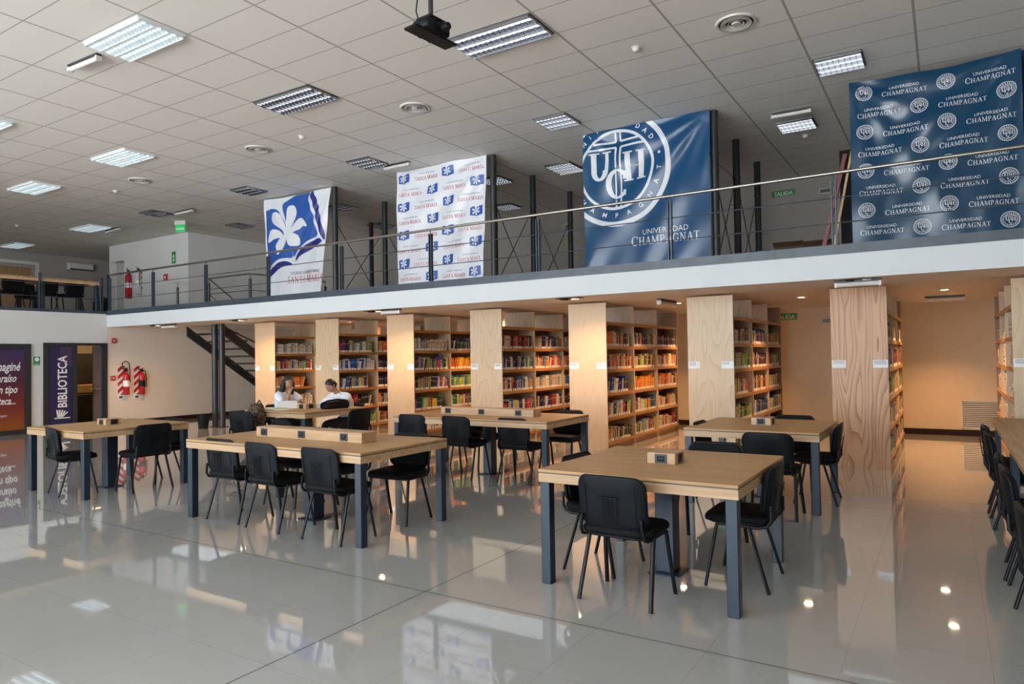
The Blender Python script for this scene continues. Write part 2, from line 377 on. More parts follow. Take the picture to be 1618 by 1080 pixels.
# printed window poster on the left wall --------------------------------
M['poster']=mat('sunset_gradient_print',(.1,.03,.05),.16)
_m=M['poster']; _g=N(_m,'ShaderNodeNewGeometry'); _s=N(_m,'ShaderNodeSeparateXYZ'); L(_m,_g.outputs['Position'],_s.inputs[0])
L(_m,ramp(_m,mth(_m,'DIVIDE',_s.outputs[2],1.9),[(.1,(.30,.075,.02)),(.32,(.20,.03,.03)),(.6,(.09,.022,.045)),(.95,(.045,.03,.11))]),_m.node_tree.nodes['Principled BSDF'].inputs['Base Color'])
PY0,PY1=5.1,7.245
b=MB(); b.box(X,X+.04,PY0,PY0+.12,.0,1.955); b.box(X,X+.04,PY1-.12,PY1,.0,1.955); b.box(X,X+.04,PY0+.12,PY1-.12,1.84,1.955); b.box(X,X+.04,PY0+.12,PY1-.12,0,.10)
wf=empty('printed_window',(0,0,0),0,'sunset coloured printed panel with white handwriting in a dark frame on the left wall','sign'); b.build('frame',M['dsteel'],wf)
b=MB(); b.box(X,X+.015,PY0+.12,PY1-.12,.10,1.84)
for s,z,h,yr in (('imaginé',1.38,.26,7.03),('paraíso',1.14,.23,6.96),('algún tipo',.90,.23,6.98),('biblioteca...',.66,.22,6.95)):
    put2d(b,text2d(s,h,True,'RIGHT',.64,.35),1,lambda x,y:(X+.02,yr+x,z+y))
put2d(b,text2d('Jorge Luis Borges',.075,False,'RIGHT',1,.2),1,lambda x,y:(X+.02,6.78+x,.40+y))
b.build('print',[M['poster'],M['signw']],wf)

# ================================================================== railings
def rail_run(label,p0,p1,posts,zh=3.62,skip=None,zb=KERB-.005,handrail=True,ext=.0):
    d=Vector((p1[0]-p0[0],p1[1]-p0[1],0)); Ln=d.length; d.normalize(); nrm=Vector((-d.y,d.x,0))
    t=empty('railing',(p0[0],p0[1],zb),0,label,'railing')
    iv=lambda q:(q[0]-p0[0],q[1]-p0[1],q[2]-zb)
    P=lambda s,z,o=0:iv((p0[0]+d.x*s+nrm.x*o,p0[1]+d.y*s+nrm.y*o,z))
    if handrail: MB().tube([P(-ext,zh),P(Ln+ext,zh)],.021,n=10).build('handrail',M['inox'],t)
    for z in (3.325,3.025): MB().tube([P(0,z,0),P(Ln,z,0)],.0075,n=6).build('rail_rod',M['steel'],t)
    for s in posts:
        b=MB()
        for o in (-.022,.022):
            c=[P(s+o-.007,zb,-.026),P(s+o+.007,zb,-.026),P(s+o+.007,zb,.026),P(s+o-.007,zb,.026)]
            c+=[(x,y,z+3.55-zb) for x,y,z in c]
            b.add(c,[(0,3,2,1),(4,5,6,7),(0,1,5,4),(1,2,6,5),(2,3,7,6),(3,0,4,7)])
        if handrail: b.tube([P(s,3.50),P(s,zh)],.008,n=6)
        for z in (2.9,3.2,3.5): b.tube([P(s-.025,z),P(s+.025,z)],.006,n=6)
        b.build('rail_post',M['steel'],t)
    return t
RYY=YM+.045
px=[.92,-1.08,-3.08,-5.11,-7.15,-9.2,-11.2,-13.2,-15.15,-16.98,2.95,4.95]
rail_run('long steel railing with stainless handrail along the front of the mezzanine',(-17.0,RYY),(6.45,RYY),[x+17.0 for x in px])
rail_run('dark railing with two thin rods along the left gallery in front of wooden desks',(XL-.045,-2.0),(XL-.045,RYY-.08),[y+2.0 for y in (8.78,7.46,6.05,4.64,3.2,1.8,.4,-1.0)],handrail=False)
# stairwell guard: level guard plus a sloping handrail
t=empty('stairwell_railing',(-14.25,10.82,MF),0,'low dark guard railing around the stair opening beside the first banner','railing')
b=MB(); b.tube([(-1.63,0,.92),(0,0,.92),(0,2.4,.92)],.02); b.tube([(-1.63,0,.92),(-1.63,1.1,.17)],.02); b.build('handrail',M['inox'],t)
MB().tube([(-1.63,0,.52),(0,0,.52),(0,2.4,.52)],.009,n=6).tube([(-1.63,0,.52),(-1.63,.75,.0)],.009,n=6).build('rail_rod',M['dsteel'],t)
for p in ((-1.63,0),(0,0),(0,1.2),(0,2.4)): MB().tube([(p[0],p[1],-.001),(p[0],p[1],.80)],.035,n=8).tube([(p[0],p[1],.8),(p[0],p[1],.92)],.008,n=6).build('rail_post',M['dsteel'],t)
t=empty('handrail_stub',(-17.35,10.9,MF),0,'short post with a short handrail beside the white upstairs room','railing')
MB().tube([(0,0,0),(0,0,.8)],.03).tube([(0,0,.8),(0,0,.92)],.008).build('rail_post',M['dsteel'],t); MB().tube([(-.12,-.05,.93),(.22,.3,.90)],.02).build('handrail',M['inox'],t)

# ================================================================== columns and bracing on the mezzanine
cols=[(-11.60,11.07),(-7.31,11.07),(-3.07,11.10),(.97,11.2),(-11.72,12.84),(-7.46,12.84),(-3.16,12.84),(-9.6,14.6),(-13.85,14.6),(-7.47,14.6),(-3.18,14.6),(-5.3,14.6)]
wh={0:'right beside the white banner with the blue book emblem',1:'right beside the white banner with rows of small blue emblems',2:'right beside the blue banner with the huge emblem',3:'at the far right beside the blue patterned banner',
    4:'second back from the banner with the blue book',5:'second back from the white patterned banner',6:'second back from the banner with the huge emblem',7:'rearmost behind the white patterned banner',8:'rearmost between the two white banners',9:'rearmost left of the huge emblem banner',10:'rearmost right of the huge emblem banner',11:'rearmost behind the huge emblem banner'}
for i,(x,y) in enumerate(cols):
    b=MB().lathe([(.063,0),(.063,CEIL-MF)],n=16); o=b.build('steel_column',M['dsteel'],None,(x,y,MF))
    b=MB().lathe([(.072,2.0),(.072,2.03)],n=16); b.box(-.1,.1,-.1,.1,0,.012); b.build('collar',M['dsteel'],o)
    tag(o,'dark steel column on the mezzanine, '+wh[i],'column','steel columns on the mezzanine')
def brace(x0,y0,x1,y1,lab):
    t=empty('cross_brace',(x0,y0,MF),0,lab,'brace','crossed rods between columns'); dx,dy=x1-x0,y1-y0
    MB().tube([(0,0,.05),(dx,dy,1.95)],.009,n=6).build('brace_rod',M['dsteel'],t); MB().tube([(0,0,1.95),(dx,dy,.05)],.009,n=6).build('brace_rod',M['dsteel'],t)
for x,n_ in ((-11.66,'banner with the blue book'),(-7.4,'white patterned banner'),(-3.12,'banner with the huge emblem')):
    brace(x,11.13,x-.05,12.78,'crossed dark rods just behind the '+n_)
    brace(x-.05,12.9,x-.07,14.54,'crossed dark rods farther back behind the '+n_)

# ================================================================== stairs under the mezzanine
t=empty('staircase',(-14.2,10.28,0),0,'dark steel staircase with open treads descending from the mezzanine','staircase')
zt=lambda y:2.24-.68*(y-10.28)
for x in (-14.2,-15.6):
    y0,y1=10.05,13.5; b=MB(); x_=x+14.2
    V=[]
    for xx in (x_,x_-.05):
        V+=[(xx,y0-10.28,min(zt(y0),2.36)),(xx,y1-10.28,max(zt(y1),.03)),(xx,y1-10.28,0),(xx,y1-.25-10.28,0),(xx,y0-10.28,zt(y0)-.27)]
    F=[(0,1,2,3,4),(9,8,7,6,5)]+[(i,i+5,(i+1)%5+5,(i+1)%5) for i in range(5)]
    b.add(V,F).build('stringer',M['dsteel'],t)
for k in range(11):
    y=10.2+k*.27; z=zt(y)-.10
    MB().box(-1.40,-.05,y-10.28,y-10.28+.27,z-.04,z).build('tread',M['dsteel'],t)
MB().tube([(-.02,-.2,2.3),(-.02,3.1,.95)],.02).build('handrail',M['dsteel'],t)
for x,lab in ((-14.10,'slender dark steel post holding the stair, the right one of the pair'),(-14.36,'slender dark steel post holding the stair, the left one of the pair')):
    o=MB().lathe([(.07,0),(.07,SOF)],n=16).build('stair_post',M['dsteel'],None,(x,9.93,0)); MB().lathe([(.085,2.2),(.085,2.26)],n=16).build('collar',M['dsteel'],o); MB().box(-.1,.1,-.1,.1,0,.01).build('base_plate',M['dsteel'],o); tag(o,lab,'post','posts below the stair')
b=MB(); b.lathe([(.10,0),(.135,.30),(.145,.30),(.145,.32),(.13,.32),(.12,.30),(.095,.02)],n=20); o=b.build('waste_bin',M['black'],None,(-14.25,9.55,0)); tag(o,'small black waste bin on the floor by the stair posts','bin')
# ================================================================== serif lettering
def _q(x0,y0,x1,y1,w):   # slanted bar with horizontal cuts
    return [(x0-w/2,y0),(x0+w/2,y0),(x1+w/2,y1),(x1-w/2,y1)]
def _bar(x0,x1,y0,y1): return [(x0,y0),(x1,y0),(x1,y1),(x0,y1)]
def _arc(cx,cy,rx,ry,a0,a1,w0,w1=None,n=14):
    o=[]; w1=w0 if w1 is None else w1
    for k in range(n):
        a=R(a0+(a1-a0)*k/n); c=R(a0+(a1-a0)*(k+1)/n)
        def wd(t): return w1+(w0-w1)*abs(math.cos(t))
        o.append([(cx+rx*math.cos(a),cy+ry*math.sin(a)),(cx+rx*math.cos(c),cy+ry*math.sin(c)),(cx+(rx-wd(c))*math.cos(c),cy+(ry-wd(c))*math.sin(c)),(cx+(rx-wd(a))*math.cos(a),cy+(ry-wd(a))*math.sin(a))])
    return o
s_=.05
SER={
'A':(.80,[_q(.12,0,.42,1,.07),_q(.68,0,.42,1,.15),_bar(.25,.58,.33,.39),_bar(0,.26,0,s_),_bar(.52,.84,0,s_)]),
'H':(.86,[_bar(.12,.26,0,1),_bar(.62,.76,0,1),_bar(.2,.7,.46,.53)]+[_bar(a,a+.3,b,b+s_) for a in (.04,.54) for b in (0,1-s_)]),
'M':(1.0,[_bar(.12,.19,0,1),_bar(.78,.92,0,1),_q(.50,.05,.18,1,.13),_q(.50,.05,.82,1,.07),_bar(.02,.28,0,s_),_bar(.68,1.0,0,s_),_bar(.02,.2,1-s_,1),_bar(.8,1.0,1-s_,1)]),
'N':(.86,[_bar(.13,.20,0,1),_bar(.66,.73,0,1),_q(.70,0,.18,1,.14),_bar(.04,.29,0,s_),_bar(.02,.2,1-s_,1),_bar(.56,.83,1-s_,1)]),
'P':(.66,[_bar(.12,.26,0,1),_bar(.03,.36,0,s_),_bar(.03,.3,1-s_,1),_bar(.26,.38,.94,1),_bar(.26,.38,.44,.5)]+_arc(.36,.72,.27,.28,-90,90,.13,.055)),
'R':(.74,[_bar(.12,.26,0,1),_bar(.03,.36,0,s_),_bar(.03,.3,1-s_,1),_bar(.26,.38,.94,1),_bar(.26,.38,.46,.52),_q(.64,0,.36,.5,.15),_bar(.58,.78,0,s_)]+_arc(.36,.73,.26,.27,-90,90,.13,.055)),
'T':(.74,[_bar(.30,.44,0,1),_bar(.2,.54,0,s_),_bar(.03,.71,.94,1),_bar(.03,.08,.78,1),_bar(.66,.71,.78,1)]),
'I':(.40,[_bar(.13,.27,0,1),_bar(.03,.37,0,s_),_bar(.03,.37,1-s_,1)]),
'Í':(.40,[_bar(.13,.27,0,1),_bar(.03,.37,0,s_),_bar(.03,.37,1-s_,1),_q(.18,1.08,.30,1.26,.09)]),
'C':(.80,_arc(.44,.5,.40,.52,48,312,.15,.05)+[_bar(.68,.74,.66,.94),_bar(.68,.72,.08,.28)]),
'G':(.86,_arc(.44,.5,.40,.52,48,312,.15,.05)+[_bar(.68,.74,.66,.94),_bar(.62,.76,.04,.42),_bar(.54,.82,.42,.47)]),
'U':(.86,[_bar(.12,.27,.3,1),_bar(.66,.73,.3,1),_bar(.02,.37,1-s_,1),_bar(.56,.83,1-s_,1)]+_arc(.425,.34,.305,.36,180,360,.14,.08)),
'S':(.62,_arc(.31,.73,.25,.28,40,270,.12,.06)+_arc(.31,.26,.27,.28,-140,90,.12,.06)+[_bar(.49,.54,.72,.96),_bar(.05,.10,.04,.28)]),
' ':(.35,[])}
def serif(s,width=None,size=None,align='C',first=1.12):
    out=[];x=0
    for i,ch in enumerate(s):
        w_,ps=SER[ch]; k=first if (i==0 or s[i-1]==' ') else 1.0
        for p in ps: out.append([(x+a*k,b*k) for a,b in p])
        x+=w_*k+.06
    x-=.06; k=(width/x) if width else size
    ox=-x/2 if align=='C' else 0
    return [[((a+ox)*k,b*k) for a,b in p] for p in out],k
# ================================================================== banners
def emblem(cx,cz,Rr,simple=False):
    """ring, lettering and UCH monogram, all in plane coordinates"""
    P=[]
    def ring(r0,r1,n=48):
        for k in range(n):
            a,c=2*PI*k/n,2*PI*(k+1)/n
            P.append([(r1*math.cos(a),r1*math.sin(a)),(r1*math.cos(c),r1*math.sin(c)),(r0*math.cos(c),r0*math.sin(c)),(r0*math.cos(a),r0*math.sin(a))])
    n=20 if simple else 64
    ring(.915,1.0,n); ring(.655,.705,n)
    t=.036 if not simple else .045; q=.66
    # outlined cross: each quadrant has its own white outline
    cy=.45
    for g in (.045,):
        for sx in (-1,1):
            x=sx*g+.035
            P.append(_bar(x-t/2,x+t/2,cy+.05,math.sqrt(q*q-x*x)))
            P.append(_bar(x-t/2,x+t/2,-math.sqrt(q*q-x*x),cy-.05))
        for sy in (-1,1):
            y=cy+sy*.05; xx=math.sqrt(max(q*q-y*y,0))
            P.append(_bar(-xx,.035-g,y-t/2,y+t/2)); P.append(_bar(.035+g,xx,y-t/2,y+t/2))
    L_=[]
    for ch,x,y,sz in (('U',-.52,-.15,.50),('H',.13,-.22,.50),('C',-.20,-.50,.50)):
        for p in SER[ch][1]:
            for o_ in (-.016,0,.016): L_.append([(x+o_+a*sz*.98,y+b*sz) for a,b in p])
    bg=[]   # blue halo behind the C so it reads over the cross
    Rt=[]
    if not simple:
        def ringtext(s,a0,a1,inner,h):
            for i,ch in enumerate(s):
                a=R(a0+(a1-a0)*i/(len(s)-1)); 
                vs,fs=text2d(ch,h,True)
                for f in fs:
                    q_=[]
                    for vi in f:
                        x,y=vs[vi]
                        if inner: rr=.77+y; q_.append((rr*math.cos(a)+x*math.sin(a),rr*math.sin(a)-x*math.cos(a)))
                        else: rr=.845-y; q_.append((rr*math.cos(a)-x*math.sin(a),rr*math.sin(a)+x*math.cos(a)))
                    Rt.append(q_)
        ringtext('UNIVERSIDAD',150,35,True,.115); ringtext('CHAMPAGNAT',188+14,354,False,.115)
        for a in (13,167): 
            c=(.81*math.cos(R(a)),.81*math.sin(R(a))); Rt.append([(c[0]+.026*math.cos(k*PI/4),c[1]+.026*math.sin(k*PI/4)) for k in range(8)])
    else:
        for k in range(22):
            a=2*PI*k/22; Rt.append([(.76*math.cos(a-.07),.76*math.sin(a-.07)),(.86*math.cos(a-.05),.86*math.sin(a-.05)),(.86*math.cos(a+.05),.86*math.sin(a+.05)),(.76*math.cos(a+.07),.76*math.sin(a+.07))])
    f=lambda S:[[(cx+x*Rr,cz+y*Rr) for x,y in p] for p in S]
    return f(P),f(L_),f(Rt)
def clip(poly,x0,x1,z0,z1):
    def cl(P,ins,inter):
        o=[]
        for i in range(len(P)):
            a,b=P[i-1],P[i]
            if ins(b):
                if not ins(a): o.append(inter(a,b))
                o.append(b)
            elif ins(a): o.append(inter(a,b))
        return o
    for k,v,s in ((0,x0,1),(0,x1,-1),(1,z0,1),(1,z1,-1)):
        if not poly: return poly
        def it(a,b,k=k,v=v):
            t=(v-a[k])/(b[k]-a[k]); return (a[0]+(b[0]-a[0])*t,a[1]+(b[1]-a[1])*t)
        poly=cl(poly,lambda p,k=k,v=v,s=s:s*(p[k]-v)>=0,it)
    return poly
class Banner:
    def __init__(s,x0,x1,z0,z1,seed,tl=0,tr=0,bl=0,br=0,sag=0):
        s.x0,s.x1,s.z0,s.z1=x0,x1,z0,z1; s.Y=10.95; s.b=MB(); s.sd=seed; s.bl=bl; s.br=br; s.sag=sag
    def warp(s,x,z,off=0):
        u=(x-s.x0)/(s.x1-s.x0); v=(z-s.z0)/(s.z1-s.z0); k=s.sd
        # narrowing towards the foot, sag of the top edge, folds fanning from the upper corners
        X=x+(1-v)*((1-u)*s.bl+u*s.br)
        Z=z-s.sag*math.sin(PI*min(max(u,0),1))*v*v*v
        y=.018*math.sin(9*u+3*v+k)+.012*math.sin(17*(u-v)+2*k)*(.4+v)
        d1=math.hypot(u,1-v); a1=math.atan2(1-v,u+1e-6); d2=math.hypot(1-u,1-v); a2=math.atan2(1-v,1-u+1e-6)
        y+=.016*math.sin(a1*14+k)*math.exp(-1.2*d1)*min(1,d1*4)+.022*math.sin(a2*16+2*k)*math.exp(-1.0*d2)*min(1,d2*4)
        y+=.012*math.sin(26*u+5*math.sin(4*v+k))*(1-v)**2
        return (X,s.Y+y-off,Z)
    def cloth(s,m=0,nx=44,nz=52):
        V=[];F=[]
        for side,off in ((0,0),(1,-.006)):
            for j in range(nz+1):
                for i in range(nx+1): V.append(s.warp(s.x0+(s.x1-s.x0)*i/nx,s.z0+(s.z1-s.z0)*j/nz,off))
        S=(nx+1)*(nz+1)
        for j in range(nz):
            for i in range(nx):
                a=j*(nx+1)+i; F.append((a,a+1,a+nx+2,a+nx+1)); F.append((a+S,a+S+nx+1,a+S+nx+2,a+S+1))
        for j in range(nz):
            a=j*(nx+1); F.append((a,a+nx+1,a+nx+1+S,a+S)); a+=nx; F.append((a,a+S,a+nx+1+S,a+nx+1))
        for i in range(nx):
            F.append((i,i+S,i+1+S,i+1)); a=nz*(nx+1)+i; F.append((a,a+1,a+1+S,a+S))
        s.b.add(V,F,m,True)
    def polys(s,P,m,lay=.004):
        g=.045
        for p in P:
            xs=[q[0] for q in p]; zs=[q[1] for q in p]
            p=clip(p,s.x0+.005,s.x1-.005,s.z0+.005,s.z1-.005)
            if len(p)<3: continue
            if max(xs)-min(xs)<g*1.5 and max(zs)-min(zs)<g*1.5: s.b.add([s.warp(x,z,lay) for x,z in p],[tuple(range(len(p)))],m); continue
            # cut into cells so that the print follows the folds (convex pieces only)
            i0,i1=math.floor(min(xs)/g),math.ceil(max(xs)/g); j0,j1=math.floor(min(zs)/g),math.ceil(max(zs)/g)
            for i in range(i0,i1):
                for j in range(j0,j1):
                    c=clip(list(p),i*g,(i+1)*g,j*g,(j+1)*g)
                    if len(c)>=3: s.b.add([s.warp(x,z,lay) for x,z in c],[tuple(range(len(c)))],m)
    def text(s,t,x,z,h,m,bold=False,width=None,align='CENTER',lay=.004):
        k=fitw(t,width,bold) if width else h
        vs,fs=text2d(t,k,bold,align)
        s.polys([[(x+vs[i][0],z+vs[i][1]) for i in f] for f in fs],m,lay)
    def serif(s,t,x,z,w,m,lay=.004,first=1.12):
        P,k=serif(t,w,first=first); s.polys([[(x+a,z+c) for a,c in p] for p in P],m,lay); return k
def tri(poly):   # ear clipping so any outline becomes triangles
    from mathutils.geometry import tessellate_polygon
    return [[poly[i] for i in t] for t in tessellate_polygon([[Vector((x,z,0)) for x,z in poly]])]
def smooth(poly,n=1):
    for _ in range(n):
        o=[]
        for i in range(len(poly)):
            a,b=poly[i],poly[(i+1)%len(poly)]
            o+=[(a[0]*.78+b[0]*.22,a[1]*.78+b[1]*.22),(a[0]*.22+b[0]*.78,a[1]*.22+b[1]*.78)]
        poly=o
    return poly
M['vinylw']=mat('white_vinyl',(.66,.68,.72),.33)
M['vinylb']=mat('blue_vinyl',(.003,.058,.155),.27)
M['vinylb2']=mat('dark_teal_blue_vinyl',(.002,.042,.098),.25)
M['pblue']=mat('royal_blue_print',(.018,.085,.34),.35)
M['pnavy']=mat('navy_print',(.012,.02,.17),.35)
M['pwhite']=mat('white_banner_print',(.62,.65,.68),.35)
M['pred']=mat('red_banner_print',(.47,.05,.06),.4)
M['pgrey']=mat('grey_banner_print',(.10,.11,.14),.4)
MS=[M['vinylw'],M['pblue'],M['pnavy'],M['pwhite'],M['pred'],M['pgrey'],M['vinylb'],M['vinylb2']]
B1={
 'outline':[(-13.82, 5.346), (-13.168, 5.36), (-12.267, 5.397), (-11.607, 5.375), (-11.937, 3.09), (-12.796, 3.084), (-13.733, 3.079)],
 'blueR':[(-13.188, 5.219), (-13.021, 5.285), (-12.837, 5.359), (-12.621, 5.383), (-12.267, 5.383), (-12.25, 5.303), (-12.305, 5.188), (-12.271, 5.062), (-12.154, 4.757), (-12.071, 4.506), (-12.005, 4.33), (-12.353, 4.245), (-12.638, 4.127), (-12.783, 4.006), (-12.865, 3.89), (-12.944, 4.182), (-13.12, 4.748), (-13.165, 4.979)],
 'blueL':[(-13.819, 5.085), (-13.661, 5.134), (-13.489, 5.13), (-13.34, 5.063), (-13.229, 4.936), (-13.139, 4.751), (-12.944, 4.182), (-12.886, 3.904), (-13.076, 3.916), (-13.299, 3.911), (-13.525, 3.835), (-13.725, 3.695)],
 'navyR':[(-12.214, 5.38), (-12.138, 5.369), (-12.087, 5.292), (-11.989, 4.977), (-11.897, 4.678), (-11.8, 4.332), (-11.819, 4.179), (-11.936, 4.347), (-12.008, 4.547), (-12.101, 4.847), (-12.227, 5.227)],
 'navyBR':[(-11.971, 4.29), (-11.863, 4.183), (-12.077, 4.097), (-12.427, 3.985), (-12.641, 3.907), (-12.779, 3.784), (-12.763, 3.918), (-12.639, 4.054), (-12.354, 4.185)],
 'navyBL':[(-13.728, 3.459), (-13.726, 3.616), (-13.526, 3.755), (-13.337, 3.827), (-13.151, 3.853), (-13.004, 3.811), (-12.859, 3.741), (-13.042, 3.744), (-13.301, 3.691), (-13.529, 3.583)],
 'p1':[(-13.097, 4.546), (-13.12, 4.798), (-13.061, 5.016), (-12.986, 5.136), (-12.858, 5.151), (-12.758, 5.081), (-12.742, 4.951), (-12.809, 4.811), (-12.901, 4.673), (-12.951, 4.53)],
 'p2':[(-13.143, 4.451), (-13.215, 4.584), (-13.363, 4.676), (-13.513, 4.769), (-13.587, 4.904), (-13.559, 5.002), (-13.464, 5.054), (-13.321, 5.011), (-13.229, 4.936), (-13.175, 4.78), (-13.075, 4.569)],
 'p3':[(-12.995, 4.485), (-12.902, 4.649), (-12.773, 4.757), (-12.629, 4.809), (-12.515, 4.795), (-12.445, 4.706), (-12.408, 4.58), (-12.524, 4.625), (-12.632, 4.549), (-12.776, 4.523), (-12.941, 4.455)],
 'p4':[(-13.143, 4.426), (-13.327, 4.597), (-13.515, 4.643), (-13.649, 4.581), (-13.708, 4.461), (-13.729, 4.31), (-13.556, 4.381), (-13.367, 4.42), (-13.162, 4.378)],
 'p5':[(-13.124, 4.449), (-13.311, 4.406), (-13.406, 4.278), (-13.445, 4.206), (-13.4, 4.139), (-13.361, 3.992), (-13.289, 4.041), (-13.184, 4.131), (-13.101, 4.247), (-13.033, 4.39)],
 'p6':[(-13.062, 4.443), (-13.035, 4.266), (-12.974, 4.18), (-12.637, 4.164), (-12.653, 4.325), (-12.723, 4.443), (-12.94, 4.516)],
 'p0':[(-13.178, 4.58), (-12.939, 4.554), (-12.905, 4.426), (-13.034, 4.34), (-13.173, 4.392)],
}
def bookmark_logo(B,cx,cz,k,lay=.004):
    """small open-book and flower mark, from the same drawing as the big one"""
    w_=k
    out=[(-.5,.30),(-.3,.40),(-.05,.34),(.0,.30),(.2,.42),(.5,.44),(.5,-.34),(.25,-.38),(.02,-.48),(-.2,-.40),(-.5,-.36)]
    B.polys(tri([(cx+x*w_,cz+z*w_*.78) for x,z in out]),1,lay)
    for k_ in range(6):
        a=R(90+60*k_+8); r=.33
        pet=[(0,0),(.5,-.24),(.85,-.22),(1,0),(.85,.22),(.5,.24)]
        B.polys([[(cx+w_*(-.05+r*(px*math.cos(a)-pz*math.sin(a)*.8)),cz+w_*(.0+r*(px*math.sin(a)+pz*math.cos(a)*.8))) for px,pz in pet]],3,lay*2)
    B.polys([[(cx-.5*w_,cz-.30*w_),(cx+.02*w_,cz-.36*w_),(cx+.5*w_,cz-.28*w_),(cx+.5*w_,cz-.25*w_),(cx+.02*w_,cz-.325*w_),(cx-.5*w_,cz-.27*w_)]][:0],3,lay*2)
# 1: white banner, big book and flower
B=Banner(-13.86,-11.62,2.74,5.375,1.0,bl=.10,br=-.36,sag=.02); B.cloth(0)
def un(p):   # take out the narrowing so that warp() puts the print back where it hangs
    x,z=p; v=(z-B.z0)/(B.z1-B.z0); a=(1-v)*B.bl; c=(1-v)*B.br; W=B.x1-B.x0
    u=(x-B.x0-a)/(W+c-a); return (B.x0+u*W,z)
for k in ('blueR','blueL'): B.polys([t_ for t_ in tri([un(p) for p in smooth(B1[k])])],1,.004)
for k in ('navyR','navyBR','navyBL'): B.polys(tri([un(p) for p in smooth(B1[k])]),2,.004)
for i in range(7): B.polys(tri([un(p) for p in smooth(B1['p%d'%i],2)]),0,.009)
B.text('COLEGIO UNIVERSITARIO',-12.30,3.50,0,5,True,1.10); P_,_=serif('SANTA MARÍA',1.36)
B.polys([[(-12.28+a,3.30+c) for a,c in p] for p in P_],4)
o=B.b.build('hanging_banner',MS); tag(o,'white hanging banner with one big blue open book and white flower','banner','banners hanging on the mezzanine')
# 2: white banner with small marks
B=Banner(-9.63,-7.38,2.74,5.39,2.3,bl=-.02,br=-.12); B.cloth(0)
for x,z0 in ((-9.44,5.22),(-8.70,4.925),(-8.29,5.22),(-7.58,4.93)):
    for k in range(5):
        z=z0-.585*k
        if z>2.85: bookmark_logo(B,x,z,.29)
for x,z0 in ((-8.865,5.19),(-7.73,5.19),(-9.285,4.90),(-8.13,4.895)):
    for k in range(5):
        z=z0-.585*k
        if z>2.80:
            B.serif('SANTA MARÍA',x,z-.045,.585,4); B.text('COLEGIO UNIVERSITARIO',x+.02,z+.075,0,5,False,.40)
o=B.b.build('hanging_banner',MS); tag(o,'white hanging banner with rows of small blue book emblems and red lettering','banner','banners hanging on the mezzanine')
# 3: blue banner with huge emblem
B=Banner(-5.33,-3.10,2.74,5.39,3.1,br=-.02,bl=.02); B.cloth(6)
ring,let,rt=emblem(-4.71,4.68,.977)
B.polys(ring,3,.004); B.polys(rt,3,.004)
# blue backing so the C crosses over the bars cleanly
B.polys(_arc(-4.71+(-.20+.44*.5)*.977,4.68+(-.50+.25)*.977,.245*.977,.305*.977,0,360,.13,.10) and [[(-4.70+.235*math.cos(k*PI/12),4.435+.285*math.sin(k*PI/12)) for k in range(24)]],6,.007)
B.polys(let,3,.010)
t=.026*.977
B.polys([_bar(-4.72-t/2,-4.72+t/2,4.17,4.70),_bar(-4.63-t/2,-4.63+t/2,4.17,4.70)],3,.012)
B.text('UNIVERSIDAD',-3.86,3.515,0,3,False,.80); B.serif('CHAMPAGNAT',-3.87,3.345,1.20,3,first=1.15)
o=B.b.build('hanging_banner',MS); tag(o,'blue hanging banner with one huge white circular emblem','banner','banners hanging on the mezzanine')
# 4: blue banner with a pattern of emblems and words
B=Banner(-1.09,.91,2.74,5.36,4.4,sag=.05); B.cloth(7)
for x,z0 in ((-.90,5.185),(-.23,4.885),(.085,5.155),(.745,4.87)):
    for k in range(5):
        z=z0-.562*k
        if z>2.85:
            a,c,d=emblem(x,z,.107,True); B.polys(a+d,3,.004)
            B.polys([[(x-.005+.028*math.cos(q*PI/6),z-.027+.033*math.sin(q*PI/6)) for q in range(12)]],7,.006); B.polys(c,3,.008)
for x,z0 in ((-.405,5.12),(.572,5.10),(-.72,4.86),(.262,4.83)):
    for k in range(5):
        z=z0-.559*k
        if z>2.80: B.serif('CHAMPAGNAT',x,z-.035,.545,3,first=1.2); B.text('UNIVERSIDAD',x,z+.055,0,3,False,.36)
o=B.b.build('hanging_banner',MS); tag(o,'dark blue hanging banner with a repeated pattern of emblems and words','banner','banners hanging on the mezzanine')
# ================================================================== ceiling fittings
def lamp_fitting(x,y,full,label,tube='tube'):
    W=1.20 if full else .60; n=15 if full else 8
    t=empty('ceiling_light',(x,y,CEIL),0,label,'ceiling light','louvred ceiling lights')
    D=.59; b=MB(); e=.022
    for q in ((0,W,0,e),(0,W,D-e,D),(0,e,e,D-e),(W-e,W,e,D-e)): b.box(q[0],q[1],q[2],q[3],-.012,0)
    b.build('lamp_frame',M['lampfr'] if full and tube=='tubeb' else M['lamphs'],t)
    MB().box(e,W-e,e,D-e,-.004,-.001).build('reflector',M['louv'],t)
    for k in range(3):
        yc=e+(D-2*e)*(k+.5)/3; MB().tube([(e+.01,yc,-.016),(W-e-.01,yc,-.016)],.011,n=8).build('fluorescent_tube',M[tube],t)
    b=MB()
    for k in range(4):
        yc=e+(D-2*e)*k/3; b.box(e,W-e,yc-.006,yc+.006,-.046,-.004)
    for k in range(n+1):
        xc=e+(W-2*e)*k/n
        for r in range(3):
            y0=e+(D-2*e)*r/3+.006; y1=y0+(D-2*e)/3-.012; ym=(y0+y1)/2
            b.add([(xc-.002,y0,-.045),(xc-.002,ym,-.034),(xc-.002,y1,-.045),(xc-.009,y1,-.006),(xc-.009,y0,-.006),(xc+.002,y0,-.045),(xc+.002,ym,-.034),(xc+.002,y1,-.045),(xc+.009,y1,-.006),(xc+.009,y0,-.006)],[(0,4,3,2,1),(5,6,7,8,9),(0,1,6,5),(1,2,7,6),(2,3,8,7),(4,0,5,9)])
    b.build('louvre',M['louvb' if tube=='tubeb' else 'louv'],t)
    return t
